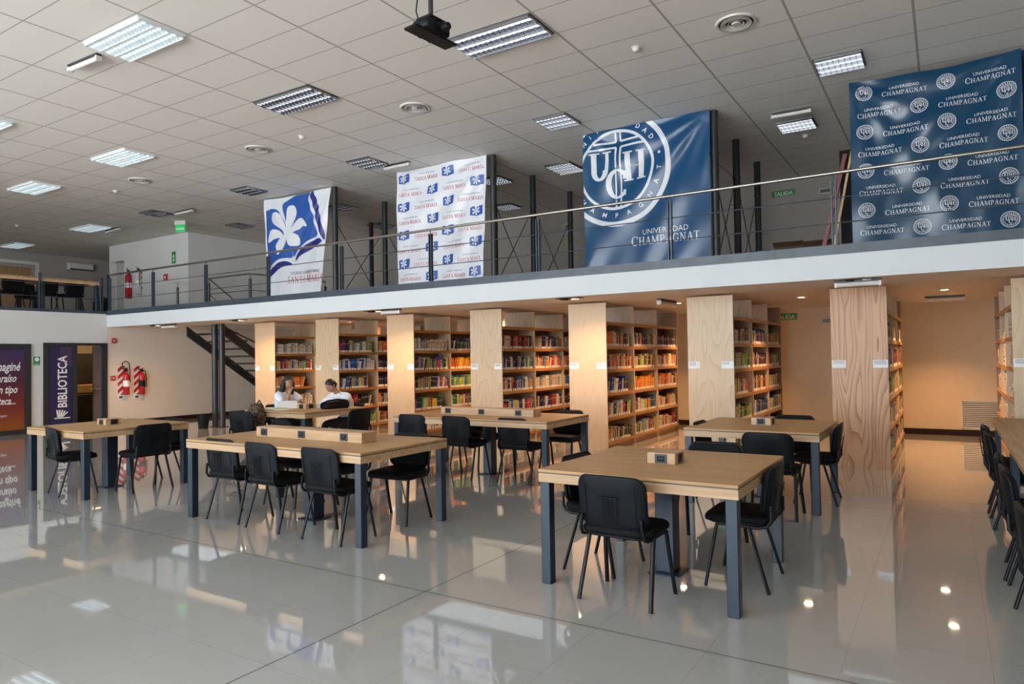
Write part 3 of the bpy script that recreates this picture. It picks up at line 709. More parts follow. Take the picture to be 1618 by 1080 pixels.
for x,y,f,lb,tb in ((-8.78,4.30,1,'large bright louvred ceiling light at the upper left','tubeb'),(-5.10,6.70,1,'large louvred ceiling light just right of the hanging projector','tube'),
  (-8.74,6.70,1,'large louvred ceiling light, next one left of the projector row','tube'),(-13.70,6.84,1,'wide pale louvred ceiling light at the left, below the brightest one','tubeb'),(-17.52,6.98,1,'wide pale louvred ceiling light at the far left edge, third row','tubeb'),
  (-13.80,4.55,1,'ceiling light cut by the left edge of the photo','tubeb'),(-1.42,9.90,0,'small square louvred light above the patterned blue banner','tube'),(-5.66,9.76,0,'small square louvred light between the two middle banners, front row','tube'),
  (-9.92,9.76,0,'small square louvred light left of the white patterned banner','tube'),(-13.70,9.86,0,'small square louvred light above the book banner to its left','tube'),(-17.66,10.02,0,'small square louvred light above the green exit sign','tube'),
  (-21.35,10.08,1,'wide louvred ceiling light above the left gallery, rear row','tubeb'),(-26.2,10.2,1,'farthest wide ceiling light at the left, near the gallery wall','tubeb'),
  (-6.88,12.28,0,'small louvred light just left of the huge emblem banner','tube'),(-2.37,12.26,0,'small louvred light between the two blue banners, rear row','tube'),(-17.40,12.36,0,'small louvred light above the white upstairs room','tube'),
  (-13.30,12.36,0,'small louvred light right behind the book banner','tube'),(-8.62,12.36,0,'small louvred light hidden partly behind the white patterned banner','tube'),(-9.85,14.76,0,'farthest small louvred light, right of the white patterned banner','tube'),(-14.2,14.76,0,'farthest small louvred light, left of the white patterned banner','tube')):
    lamp_fitting(x,y,f,lb,tb)
def round_vent(x,y,label):
    b=MB(); b.lathe([(0,-.001),(.2,-.001),(.2,-.004),(0,-.004)],m=1,n=24); b.lathe([(.0,-.03),(.05,-.03),(.055,-.02),(.055,0),(0,0)],n=20)  # black disc paints the shade in the grooves between the rings
    for r in (.09,.13,.17): b.lathe([(r-.012,-.008),(r,-.026),(r+.010,-.026),(r-.004,-.006)],n=28)
    b.lathe([(.20,0),(.20,-.02),(.225,-.02),(.235,-.004),(.235,0)],n=32)
    o=b.build('round_vent',[M['offw'],M['black']],None,(x,y,CEIL)); tag(o,label,'vent','round ceiling vents')
    return o
for x,lb in ((-2.0,'round white ceiling vent with rings, at the upper right'),(-6.89,'round white ceiling vent with rings, at the upper middle'),(-10.62,'round white ceiling vent with rings, left of the middle'),(-14.47,'round white ceiling vent farthest left'),):
    round_vent(x,8.26,lb)
for x,y,lb in ((-3.23,8.22,'smoke detector left of the upper right vent'),(-9.40,8.22,'smoke detector between two round vents at the middle'),(-15.80,8.45,'smoke detector at the left of the ceiling'),(-2.04,13.27,'smoke detector behind the small light between the blue banners'),(-8.55,13.1,'smoke detector behind the white patterned banner'),(-21.9,9.0,'smoke detector far left above the gallery')):
    o=MB().lathe([(0,-.055),(.03,-.055),(.045,-.04),(.05,-.015),(.062,-.012),(.062,0)],n=20).build('smoke_detector',M['offw'],None,(x,y,CEIL)); tag(o,'small white '+lb,'smoke detector','smoke detectors')
def tube_lamp(x0,y0,x1,y1,z,label,dark=True,zt=None):
    t=empty('emergency_light',((x0+x1)/2,(y0+y1)/2,z),math.atan2(y1-y0,x1-x0),label,'emergency light','surface mounted emergency lights'); Ln=math.hypot(x1-x0,y1-y0)
    MB().box(-Ln/2,Ln/2,-.035,.035,-.03,0,0,.004).build('back_plate',M['dsteel'],t)
    b=MB(); b.tube([(-Ln/2+.01,0,-.055),(Ln/2-.01,0,-.055)],.032,n=12); b.box(-Ln/2,-Ln/2+.03,-.035,.035,-.09,-.03); b.box(Ln/2-.03,Ln/2,-.035,.035,-.09,-.03); b.build('lamp_cover',M['offw'],t)
for a in ((-9.60,4.55,-8.92,4.57,CEIL,'white tube shaped emergency light below the brightest ceiling light'),(-9.52,10.45,-8.87,10.45,CEIL,'white emergency light above the top of the white patterned banner'),(-6.80,12.9,-6.22,12.9,CEIL,'white emergency light left of the huge emblem banner'),
  (-16.87,10.55,-16.12,10.53,CEIL,'white emergency light above the green exit sign'),(-20.8,10.85,-19.95,10.78,CEIL,'white emergency light farthest left'),(-2.32,11.78,-1.72,11.80,CEIL,'white emergency light just in front of a small light between the blue banners'),
  (-1.12,9.15,-.62,9.15,SOF,'long white emergency light fixed above the figured bookcase end'),(-8.32,9.02,-7.90,9.02,SOF,'white emergency light under the mezzanine above the third bookcase end'),(-3.72,10.2,-3.72,10.95,SOF,'emergency light running lengthwise left of the sixth bookcase'),
  (-.27,12.9,.27,12.9,SOF,'dim emergency light near the back wall, right of the figured bookcase'),(-15.16,9.15,-14.66,9.15,SOF,'emergency light under the mezzanine at the far left')):
    tube_lamp(*a)
# projector
t=empty('projector',(-3.76,4.74,4.40),R(84),'black projector hanging from the ceiling on a black pole','projector')
b=MB(); b.box(-.14,.15,-.10,.10,-.06,.045,0,.02); b.lathe([(0,-.16),(.03,-.16),(.045,-.12),(.045,-.10)],(.06,0,0),0,16,'y'); b.box(-.10,.10,-.09,.09,.05,.075,0,.005); b.build('projector_body',M['black'],t)
b=MB(); b.box(-.255,.255,-.075,.075,-.085,-.062,0,.006); b.box(-.06,-.03,-.10,.10,-.07,.06); b.box(.06,.09,-.10,.10,-.07,.06); b.build('cradle',M['black'],t)
MB().tube([(0,0,.07),(0,0,CEIL-4.40-.01)],.022,n=10).lathe([(.06,CEIL-4.40-.02),(.06,CEIL-4.40)],n=16).build('pole',M['dsteel'],t)
MB().tube([(-.10,.05,.05),(-.13,.05,.12),(-.12,.03,.3),(-.05,.0,CEIL-4.40)],.006,n=6).build('cable',M['black'],t)

# recessed downlights under the mezzanine --------------------------------
def gimbal(x,y,label,lit=(1,),W=SPOT_W):
    t=empty('downlight_fixture',(x,y,SOF),0,label,'downlight','recessed downlights under the mezzanine')
    b=MB(); 
    for q in ((-.20,.20,-.085,-.07),(-.20,.20,.07,.085),(-.20,-.185,-.07,.07),(.185,.20,-.07,.07)): b.box(q[0],q[1],q[2],q[3],-.008,0)
    b.box(-.185,.185,-.07,.07,-.004,-.001); b.build('recess_frame',M['black'],t)
    for k,xx in enumerate((-.09,.09)):
        MB().lathe([(.045,-.004),(.055,-.022),(.066,-.024),(.066,-.004)],(xx,0,0),n=20).build('lamp_ring',M['offw'] if k in lit else M['black'],t)
        if k in lit: MB().lathe([(.0,-.014),(.040,-.014),(.044,-.006),(.0,-.005)],(xx,0,0),n=20).build('bulb',M['hal'],t)
    for k in lit: spot(x+(-.09,.09)[k],y,SOF-.03,W,150,.8,(0,0),(1,.60,.32))
def can(x,y,label,W=SPOT_W):
    t=empty('round_downlight',(x,y,SOF),0,label,'downlight','round downlights under the mezzanine')
    MB().lathe([(.06,-.003),(.07,-.012),(.085,-.010),(.085,0)],n=24).build('lamp_ring',M['offw'],t)
    MB().lathe([(0,-.006),(.055,-.006),(.06,-.002),(0,-.001)],n=20).build('bulb',M['hal'],t)
    spot(x,y,SOF-.03,W)
NTH=['first','second','third','fourth','fifth','sixth','seventh','eighth']
for x,n_ in ((-15.45,'by the left wall'),(-12.45,'in front of the first bookcase end'),(-8.62,'in front of the third bookcase end'),(-4.72,'in front of the fifth bookcase end'),(-.86,'in front of the seventh bookcase end')):
    gimbal(x,9.16,'twin recessed downlight with one lit lamp '+n_,(1,),SPOT_W*.62)
for x,y,n_ in ((-13.38,11.5,'between the stair and the first bookcase'),(-11.55,11.45,'in the aisle right of the first bookcase'),(-9.42,11.6,'in the aisle right of the second bookcase'),(-7.6,11.5,'in the aisle right of the third bookcase'),(-5.75,11.5,'in the aisle right of the fourth bookcase'),
  (-3.78,11.28,'in the aisle right of the fifth bookcase'),(-1.89,11.5,'in the aisle right of the sixth bookcase'),(.0,11.55,'in the aisle right of the figured bookcase')):
    can(x,y,'round lit downlight '+n_)
for x,y,n_ in ((-3.95,13.3,'at the back of the aisle before the sixth bookcase'),(-12.6,13.3,'at the back near the stair'),(-.1,13.2,'at the back of the rightmost aisle'),(-8.5,13.3,'at the back behind the third bookcase'),(2.4,11.5,'far right past the last bookcase'),(4.5,9.2,'far right above the long desk')):
    can(x,y,'round lit downlight '+n_)

# ================================================================== bookcases
BX0=[-12.99,-11.055,-9.085,-7.125,-5.17,-3.21,-1.285,.66]; BW=.662; BY0,BY1=9.975,13.36; BZ=2.338
LEV=[.143,.524,.905,1.281,1.648,2.034]; UP=[BY0+.02+(BY1-BY0-.02)*k/3 for k in range(4)]
PLY=['ply1','ply0','ply1','ply0','ply1','ply0','ply2','ply0']
endl=[]
def bookcase(i,x0):
    t=empty('bookcase',(x0,BY0,0),0,'tall plywood bookcase with rows of shelved books, %s bookcase from the left'%NTH[i],'bookcase','bookcases under the mezzanine')
    if i==6: t['label']='tall bookcase whose end panel has bold reddish grain, right of the square tables'
    if i==7: t['label']='tall bookcase at the right edge holding piled magazines'
    W=BW
    m=M[PLY[i]]
    b=MB().box(0,W,0,.022,.0,BZ,0,.002); b.build('end_panel',m,t)
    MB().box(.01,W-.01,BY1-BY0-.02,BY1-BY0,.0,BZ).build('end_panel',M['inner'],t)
    for k in (1,2):
        y=UP[k]-BY0; MB().box(.005,W-.005,y-.012,y+.012,.0,BZ).build('upright',M['ply0'],t)
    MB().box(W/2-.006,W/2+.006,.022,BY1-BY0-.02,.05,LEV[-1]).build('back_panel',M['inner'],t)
    for z in LEV:
        for k in range(3):
            y0,y1=UP[k]-BY0+.013,UP[k+1]-BY0-.013; b=MB(); b.box(.012,W-.012,y0,y1,z-.022,z,0)
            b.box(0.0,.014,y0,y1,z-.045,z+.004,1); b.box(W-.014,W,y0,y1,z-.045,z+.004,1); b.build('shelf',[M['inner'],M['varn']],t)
    MB().box(.04,W-.04,.03,BY1-BY0-.03,.0,.09).build('plinth',M['inner'],t)
    for k,xx in enumerate((.005,W-.155)):
        b=MB(); w_=.15 if i<4 else .17; xa=xx if k==0 else W-w_-.004; b.box(xa,xa+w_,-.0035,-.0005,1.296,1.398,0)
        for r in range(3+(i+k)%2): b.box(xa+.015,xa+w_-.02-.02*((r*3+i)%3),-.0045,-.003,1.383-.014*r,1.386-.014*r+.002,1)
        b.build('label_card',[M['paper'],M['pgrey']],t)
for i,x0 in enumerate(BX0): bookcase(i,x0)
# ---- books
PAL={'red':(.36,.02,.02),'maroon':(.13,.012,.02),'navy':(.012,.022,.11),'blue':(.02,.09,.33),'teal':(.01,.19,.22),'green':(.03,.16,.06),'lime green':(.30,.42,.06),'yellow':(.62,.42,.02),'orange':(.60,.14,.02),'cream':(.52,.45,.30),'white':(.60,.58,.54),'grey':(.24,.25,.25),'black':(.014,.014,.016),'brown':(.14,.07,.035),'pink':(.48,.05,.13),'purple':(.10,.03,.14),'tan':(.40,.26,.12)}
BM={k:mat('book_cloth_'+k.replace(' ','_'),v,.45) for k,v in PAL.items()}
M['leaf']=mat('book_pages',(.55,.50,.40),.8); M['sticker']=mat('spine_sticker',(.75,.73,.70),.6)
keys=list(PAL)
wk=['red','maroon','navy','navy','blue','blue','teal','green','yellow','orange','cream','cream','cream','white','white','white','grey','grey','black','black','brown','tan','tan','cream','white','pink','purple','lime green']
_bk={}
def book_mb(tk,h,d):
    """stands on z=0, spine towards +X at x=0, thickness along Y"""
    b=MB(); c=.0022
    b.box(-d,0,0,c,0,h,0); b.box(-d,0,tk-c,tk,0,h,0); b.box(-c*1.2,.0015,c,tk-c,0,h,0); b.box(-d+.004,-c*1.2,c,tk-c,.004,h-.004,1)
    b.box(-.002,.0022,tk*.04,tk*.96,.006,.046,2)
    b.box(-.002,.0020,tk*.12,tk*.88,h*.70,h*.76,3)
    return b
def book_mesh(cn,tk,h,d):
    k=(cn,round(tk,3),round(h,2),round(d,2))
    if k not in _bk:
        b=book_mb(k[1],k[2],k[3]); o=b.build('book',[BM[cn],M['leaf'],M['sticker'],BM['cream' if cn not in('cream','white','tan') else 'maroon']]); _bk[k]=o.data; bpy.data.objects.remove(o)
    return _bk[k]
schemes=[None,None,None,None,None,None,None,None,None,['teal','lime green','grey'],['yellow','orange'],['maroon'],['blue','white'],['cream','white','grey'],None,['red','cream','black'],['black','navy','brown'],None,['orange','cream'],None]
ORD=lambda n:'%d%s'%(n,'th' if 10<=n%100<=20 else {1:'st',2:'nd',3:'rd'}.get(n%10,'th'))
rb=random.Random(11); allb=[]
for i,x0 in enumerate(BX0[:7]):
    xr=x0+BW; 
    ylim=xr*BY0/BX0[i+1]+.25 if i<6 and xr<0 and BX0[i+1]<0 else 99
    if i==6: ylim=99
    for bay in range(3):
        for lv in range(5):
            ya,yb=UP[bay]+.02,UP[bay+1]-.02
            if ya>ylim: continue
            y=ya+.01; z=LEV[lv]+.001; lim=yb-rb.choice([.03,.05,.12,.25,.02]); n=0; row=[]
            sc=rb.choice(schemes); run=0; cur=None; lean=0
            if i in(4,5,6) and rb.random()<.6: sc=rb.choice([['black','navy','brown','cream','maroon'],['navy','blue','black','white'],None,['black','orange','cream','brown'],['lime green','green','cream','black']])
            dens=1.0
            while True:
                if run<=0:
                    cur=rb.choice(sc or wk); run=rb.choice([1,1,1,1,2,3]); ht=rb.uniform(.19,.25); tt=rb.choice([.017,.022,.028,.035,.04]); lean=rb.choice([0,0,0,.06,.12,.18,.25])
                h=ht+rb.uniform(-.004,.004); tk=tt
                wd=tk/math.cos(lean)+ (0)
                ex=h*math.sin(lean)
                if y+tk+ex>lim: break
                row.append((i,bay,lv,y,z,tk,round(h,2),cur,lean,xr)); y+=tk+.0012 if lean==0 else tk/math.cos(lean)+.0015; run-=1
                if run<=0 and lean: y+=ex*.5
                if lean and run>0: pass
            m_=len(row)
            for n,r in enumerate(row): allb.append(r+(n+1,m_))
def vis(r):
    i,bay,lv,y,z,tk,h,c,ln,xr,n,m_=r
    d=math.hypot(xr,y); cosv=abs(xr)/d
    if i==6: cosv=.06
    occ=1
    if i<6 and BX0[i+1]<0 and y>xr*BY0/BX0[i+1]: occ=0
    if lv==0 and i<4: occ*=.2
    if lv==1 and i in(2,3): occ*=.5
    return occ*cosv*tk*h/(d*d)
allb.sort(key=vis,reverse=True)
BAYN=['near','middle','far']; LVN=['bottom shelf','2nd shelf up','middle shelf','4th shelf up','top shelf']
rest={}
def lean_mat(r,ln):
    return Matrix.Translation((r[9]-.018,r[3],r[4]))@Matrix.Rotation(-ln,4,'X')
for q,r in enumerate(allb):
    i,bay,lv,y,z,tk,h,c,ln,xr,n,m_=r
    if ln: mtx=Matrix.Translation((xr-.018,y,z))@Matrix.Rotation(-ln,4,'X')
    else: mtx=Matrix.Translation((xr-.018,y,z))
    if q<300:
        o=link('book',book_mesh(c,tk,h,.16)); o.location=(xr-.018,y,z); o.rotation_euler=(-ln,0,0)
        tag(o,'%s book, %s from left, %s, %s bay of %s bookcase from left'%(c,ORD(n),LVN[lv],BAYN[bay],ORD(i+1)),'book','books standing on the bookcase shelves')
    else:
        d=rest.setdefault(0,MB()); b=book_mb(tk,h,.16); ci=keys.index(c)
        V=[mtx@Vector(p) for p in b.v]; mi=[ci if a==0 else (len(keys)+a-1 if a<3 else keys.index('cream' if c!='cream' else 'maroon')) for a in b.m]
        n0=len(d.v); d.v+=[tuple(p) for p in V]; d.f+=[tuple(k+n0 for k in f) for f in b.f]; d.m+=mi; d.sm+=b.sm
o=rest[0].build('shelved_books',[BM[k] for k in keys]+[M['leaf'],M['sticker']]); tag(o,'the many smaller, farther books filling the remaining bookcase shelves','books','books standing on the bookcase shelves','stuff')
# magazines on the left face of the last bookcase
rm=random.Random(5); xl=BX0[7]
MC=['white','grey','blue','white','cream','teal','grey','orange','white','navy','pink']
for bay in range(3):
    for lv in range(5):
        y=UP[bay]+.06
        for s_k in range(3):
            k_=rm.randint(3,6); zz=LEV[lv]+.001
            for j in range(k_):
                c=rm.choice(MC); th=rm.choice([.03,.045,.06]); ly=.21; lx=.27
                b=MB(); b.box(0,lx,0,ly,0,th*.12,0); b.box(.002,lx-.002,.002,ly-.002,th*.12,th*.88,1); b.box(0,lx,0,ly,th*.88,th,0)
                o=b.build('magazine_stack',[BM[c],M['leaf']],None,(xl+.016+rm.uniform(0,.012),y,zz)); zz+=th+.001
                tag(o,'%s magazines, %s from bottom of %s pile, %s, %s bay, right edge bookcase'%(c,ORD(j+1),ORD(s_k+1),LVN[lv],BAYN[bay]),'magazines','magazine piles on the right edge bookcase')
            y+=.29
M['ink2']=M['ink']
# back-wall fittings
def sign(name,x,y,z,w_,h_,face,bg,label,txt=None,cat='sign',tm='signw',th=.006,extra=None):
    """face: 'y-' hangs on a wall facing the camera (-Y) ; 'x+' on the left wall"""
    b=MB()
    if face=='y-':
        b.box(x-w_/2,x+w_/2,y-th,y,z-h_/2,z+h_/2,0); P=lambda u,v:(x+u,y-th-.002,z+v)
    else:
        b.box(x,x+th,y-w_/2,y+w_/2,z-h_/2,z+h_/2,0); P=lambda u,v:(x+th+.002,y+u,z+v)
    if txt:
        for s,sz,dy in txt: k=fitw(s,sz,True); put2d(b,text2d(s,k,True),1,lambda u,v,dy=dy:P(u,v+dy))
    if extra: extra(b,P)
    o=b.build(name,[bg,M[tm],M['dsteel']]); return tag(o,label,cat)
sign('exit_sign',-2.68,YB,2.215,.44,.13,'y-',M['green'],'green SALIDA exit sign on the back wall beside the sixth bookcase',[('SALIDA',.36,-.045)])
def grille(x0,x1,y,z0,z1,n,label,m='offw'):
    t=empty('wall_vent',((x0+x1)/2,y,(z0+z1)/2),0,label,'vent'); w_=(x1-x0)/2;h=(z1-z0)/2
    b=MB(); 
    for q in ((-w_,w_,-h,-h+.02),(-w_,w_,h-.02,h),(-w_,-w_+.02,-h,h),(w_-.02,w_,-h,h)): b.box(q[0],q[1],-.025,-.001,q[2],q[3])
    b.build('vent_frame',M[m],t); MB().box(-w_,w_,-.003,-.001,-h,h).build('vent_back',M['dsteel'],t)
    b=MB()
    for k in range(n):
        z=-h+.02+(2*h-.04)*(k+.5)/n; d=(2*h-.04)/n*.5
        b.add([(-w_+.02,-.022,z-d*.7),(w_-.02,-.022,z-d*.7),(w_-.02,-.006,z+d*.3),(-w_+.02,-.006,z+d*.3),(-w_+.02,-.024,z-d*.5),(w_-.02,-.024,z-d*.5),(w_-.02,-.008,z+d*.5),(-w_+.02,-.008,z+d*.5)],[(0,3,2,1),(4,5,6,7),(0,1,5,4),(2,3,7,6),(0,4,7,3),(1,2,6,5)])
    b.build('slats',M[m],t)
grille(-2.02,-1.72,YB,2.05,2.16,5,'small slatted vent high on the back wall left of the figured bookcase')
grille(.2,.95,YB,.12,.62,14,'large slatted floor level vent on the back wall beside the right edge bookcase')
grille(-2.30,-2.0,YB2,5.0,5.12,5,'small slatted vent high on the upstairs back wall between the blue banners'); grille(-4.25,-3.95,YB2,4.95,5.07,5,'small slatted vent high upstairs just right of the huge emblem banner')
grille(-8.7,-8.4,YB2,4.95,5.07,5,'small slatted vent high upstairs left of the huge emblem banner')
sign('exit_sign',-3.05,YB2,5.13,.5,.14,'y-',M['green'],'dark green exit sign high upstairs between the two blue banners',[('SALIDA',.4,-.05)])
# left wall fittings
def arrow(b,P,s=.05,dz=0):
    b.add([P(-s*.9,dz+.01),P(s*.9,dz+.01),P(0,dz-.05)][::-1],[(0,1,2)],1); b.add([P(-s*.35,dz+.01),P(s*.35,dz+.01),P(s*.35,dz+.06),P(-s*.35,dz+.06)],[(0,1,2,3)],1)
def guy(b,P):
    b.add([P(.045*math.cos(k*PI/6),.035+.045*math.sin(k*PI/6)) for k in range(12)],[tuple(range(12))],1)
sign('safety_sign',XL,7.37,1.58,.13,.19,'x+',M['green'],'small green safety sign between the printed panel and the library door',[('SALIDA',.09,-.08)],extra=guy)
sign('safety_sign',-20.35,RY,4.22,.0,.0,'y-',M['red'],'small red alarm box on the upstairs white room wall') if 0 else None
def redbox(x,y,z,face,label,s=.06):
    t=empty('fire_alarm_call_point',(x,y,z),0,label,'alarm'); b=MB()
    if face=='x+': b.box(0,.045,-s,s,-s*1.1,s*1.1,0,.006); c=MB().lathe([(0,.05),(s*.4,.05),(s*.45,.044),(s*.45,.04)],(0,0,0),0,14,'x')
    else: b.box(-s,s,-.045,0,-s*1.1,s*1.1,0,.006); c=MB().lathe([(0,-.05),(s*.4,-.05),(s*.45,-.044),(s*.45,-.04)],(0,0,0),0,14,'y')
    b.build('alarm_case',M['red'],t); c.build('alarm_button',M['signw'],t)
redbox(XL,9.03,2.045,'x+','small red alarm box high on the left wall under the mezzanine corner',.055)
redbox(XL,9.012,1.145,'x+','small red call point on the left wall beside the striped extinguisher board',.05)
redbox(-20.33,RY,4.12,'y-','small red alarm box on the white wall upstairs',.09)
M['stripe']=mat('red_white_hazard_stripes',(.4,.02,.03),.4)
_m=M['stripe']; _g=N(_m,'ShaderNodeTexCoord'); _s=N(_m,'ShaderNodeSeparateXYZ'); L(_m,_g.outputs['Object'],_s.inputs[0])
_f=mth(_m,'LESS_THAN',mth(_m,'FRACT',mth(_m,'DIVIDE',mth(_m,'ADD',mth(_m,'MULTIPLY',_s.outputs[1],-.9),mth(_m,'ADD',_s.outputs[2],5)),.17)),.45)
L(_m,mixc(_m,_f,(.42,.012,.02),(.75,.73,.70)),_m.node_tree.nodes['Principled BSDF'].inputs['Base Color'])
def extinguisher(x,y,z,face,label,body='red',board=True,hose=False,blk=False,sc=1.0):
    t=empty('fire_extinguisher',(x,y,z),0 if face=='x+' else -PI/2,label,'fire extinguisher')
    if board:
        b=MB(); b.box(0,.008,-.115,.115,-.30,.40,0); b.box(0,.009,-.115,.115,-.40,-.30,1); b.box(.009,.0105,-.09,-.01,-.38,-.33,2); b.build('striped_board',[M['stripe'],M['paper'],M['ink']],t)
    yc=.04
    prof=[(.0,-.30),(.055,-.30),(.07,-.285),(.07,.16),(.06,.20),(.03,.23),(.018,.24),(.018,.27)]
    MB().lathe([(a*sc,c*sc) for a,c in prof],(.09,yc,0),0,20).build('cylinder',M[body],t)
    b=MB(); b.box(.06,.12,yc-.03,yc+.03,.27*sc,.31*sc,0,.004); b.tube([(.09,yc,.30*sc),(.09,yc-.10,.33*sc)],.010); b.tube([(.09,yc,.31*sc),(.09,yc-.11,.37*sc)],.008); b.build('valve',M['black'],t)
    MB().lathe([(.0712*sc,-.10),(.0712*sc,.05)],(.09,yc,0),0,20).build('instruction_label',M['paper'] if not blk else M['black'],t)
    b=MB(); b.tube([(.09,yc,.29*sc),(.09,yc+.08,.28*sc),(.11,yc+.10,.1),(.11,yc+.095,-.12)] if not hose else [(.09,yc,.33),(.09,yc-.08,.40),(.09,yc-.10,.47),(.09,yc-.02,.52),(.09,yc+.07,.47),(.09,yc+.09,.30),(.10,yc+.085,.0)],.011,n=8); b.build('hose',M['black'],t)
extinguisher(XL,9.25,1.03,'x+','red fire extinguisher on a striped board, the left one with a looped hose',hose=True)
extinguisher(XL,9.64,1.02,'x+','red fire extinguisher with a dark collar on a striped board, the right one',blk=True)
extinguisher(-22.33,RY,4.02,'y-','large red fire extinguisher on the upstairs white wall',board=False,sc=1.5)
extinguisher(-21.75,RY,4.07,'y-','pale silver fire extinguisher on the upstairs white wall',body='offw',board=True,sc=1.35)
o=MB().box(XL,XL+.012,11.02,11.10,1.01,1.14,0,.003).build('light_switch',M['offw']); tag(o,'white light switch plate on the left wall under the mezzanine','switch')
sign('safety_sign',-19.93,RY,4.70,.2,.36,'y-',M['green'],'tall green arrow sign on the white upstairs wall',None,extra=lambda b,P:(guy(b,P),arrow(b,P,.06,-.08)))
# hanging exit sign upstairs
t=empty('hanging_exit_sign',(-17.85,11.3,CEIL),R(20),'lit green exit sign hanging from the ceiling at the far left','sign')
MB().box(-.17,.17,-.03,.03,-.10,0,0,.006).build('sign_housing',M['offw'],t); b=MB(); b.box(-.15,.15,-.006,.006,-.30,-.10,0); put2d(b,text2d('SALIDA',fitw('SALIDA',.26,True),True),1,lambda u,v:(u,-.008,-.24+v)); b.build('sign_panel',[M['greenlit'],M['signw']],t)
# split air conditioner
t=empty('air_conditioner',(XF,13.1,5.04),0,'grey wall mounted air conditioner high on the far left wall','air conditioner')
MB().box(0,.20,-.44,.44,-.14,.15,0,.03).build('casing',M['offw'],t); b=MB(); b.box(.195,.205,-.40,.40,-.125,-.075); b.build('air_outlet',M['dsteel'],t)
# mezzanine clutter
def carton(x,y,rz,w_,d,h,label,m):
    t=empty('cardboard_box',(x,y,MF),rz,label,'box'); b=MB(); k=.006
    b.box(-w_/2,w_/2,-d/2,d/2,0,k); b.box(-w_/2,-w_/2+k,-d/2,d/2,k,h); b.box(w_/2-k,w_/2,-d/2,d/2,k,h); b.box(-w_/2+k,w_/2-k,-d/2,-d/2+k,k,h); b.box(-w_/2+k,w_/2-k,d/2-k,d/2,k,h); b.build('box_body',m,t)
    b=MB(); b.add([(-w_/2,-d/2,h),(w_/2,-d/2,h),(w_/2,-d/2-.1,h+.06),(-w_/2,-d/2-.1,h+.06),(-w_/2,-d/2,h+.004),(w_/2,-d/2,h+.004),(w_/2,-d/2-.1,h+.064),(-w_/2,-d/2-.1,h+.064)],[(0,3,2,1),(4,5,6,7),(0,1,5,4),(2,3,7,6),(1,2,6,5),(0,4,7,3)]); b.build('box_flap',m,t)
M['card']=noisy('cardboard',(.055,.028,.014),.15,4,.8); M['bluec']=mat('blue_plastic',(.02,.10,.28),.4)
carton(-2.12,12.0,.05,.46,.35,.52,'open brown cardboard box on the mezzanine, the left one of two',M['card']); carton(-1.62,12.0,-.08,.50,.35,.50,'open brown cardboard box on the mezzanine, the right one of two',M['card'])
o=MB().box(-2.75,-2.42,12.0,12.3,MF,MF+.52,0,.02).build('storage_crate',M['bluec']); tag(o,'blue crate on the mezzanine right of the huge emblem banner','crate')
o=MB().box(-4.98,-4.60,14.2,14.5,MF,MF+.62,0,.01).build('storage_box',M['card']); o.location=(-.45,-1.4,0); tag(o,'small brown box on the mezzanine left of the huge emblem banner','box')
M['redw']=mat('red_painted_board',(.13,.016,.01),.4)
def plank(x,y,tilt,label,m,w_=.05):
    o=MB().box(-w_/2,w_/2,-.02,.02,0,1.80,0,.004).build('leaning_board',m,None,(x,y,MF)); o.rotation_euler=(0,R(tilt),0); tag(o,label,'board')
plank(-1.62,11.35,13.5,'red painted board leaning beside the patterned blue banner',M['redw'],.06); plank(-1.45,11.30,11.0,'pale wooden board leaning beside the patterned blue banner',M['oakY'],.035)
o=MB().box(-1.30,-.95,11.5,11.56,MF,4.55,0,.005).build('dark_panel',M['fabric']); tag(o,'tall dark panel standing beside the patterned blue banner','panel')
# ================================================================== tables
def outlet(x,y,z,face,parent,s=.042):
    b=MB(); f=face
    def bx(a0,a1,o0,o1,c0,c1,m):
        if f=='y-': b.box(x+a0,x+a1,y-o1,y-o0,z+c0,z+c1,m)
        elif f=='y+': b.box(x+a0,x+a1,y+o0,y+o1,z+c0,z+c1,m)
        elif f=='x+': b.box(x+o0,x+o1,y+a0,y+a1,z+c0,z+c1,m)
        else: b.box(x-o1,x-o0,y+a0,y+a1,z+c0,z+c1,m)
    h=s*.74
    bx(-s,s,0,.006,-h,h,0); bx(-s*.6,s*.6,.006,.009,-h*.6,h*.6,1); bx(-s*.3,-s*.1,.009,.010,-h*.15,h*.3,0); bx(s*.1,s*.3,.009,.010,-h*.15,h*.3,0)
    return b.build('outlet',[M['outp'],M['black']],parent)
M['outp']=mat('graphite_outlet_plate',(.032,.036,.043),.4)
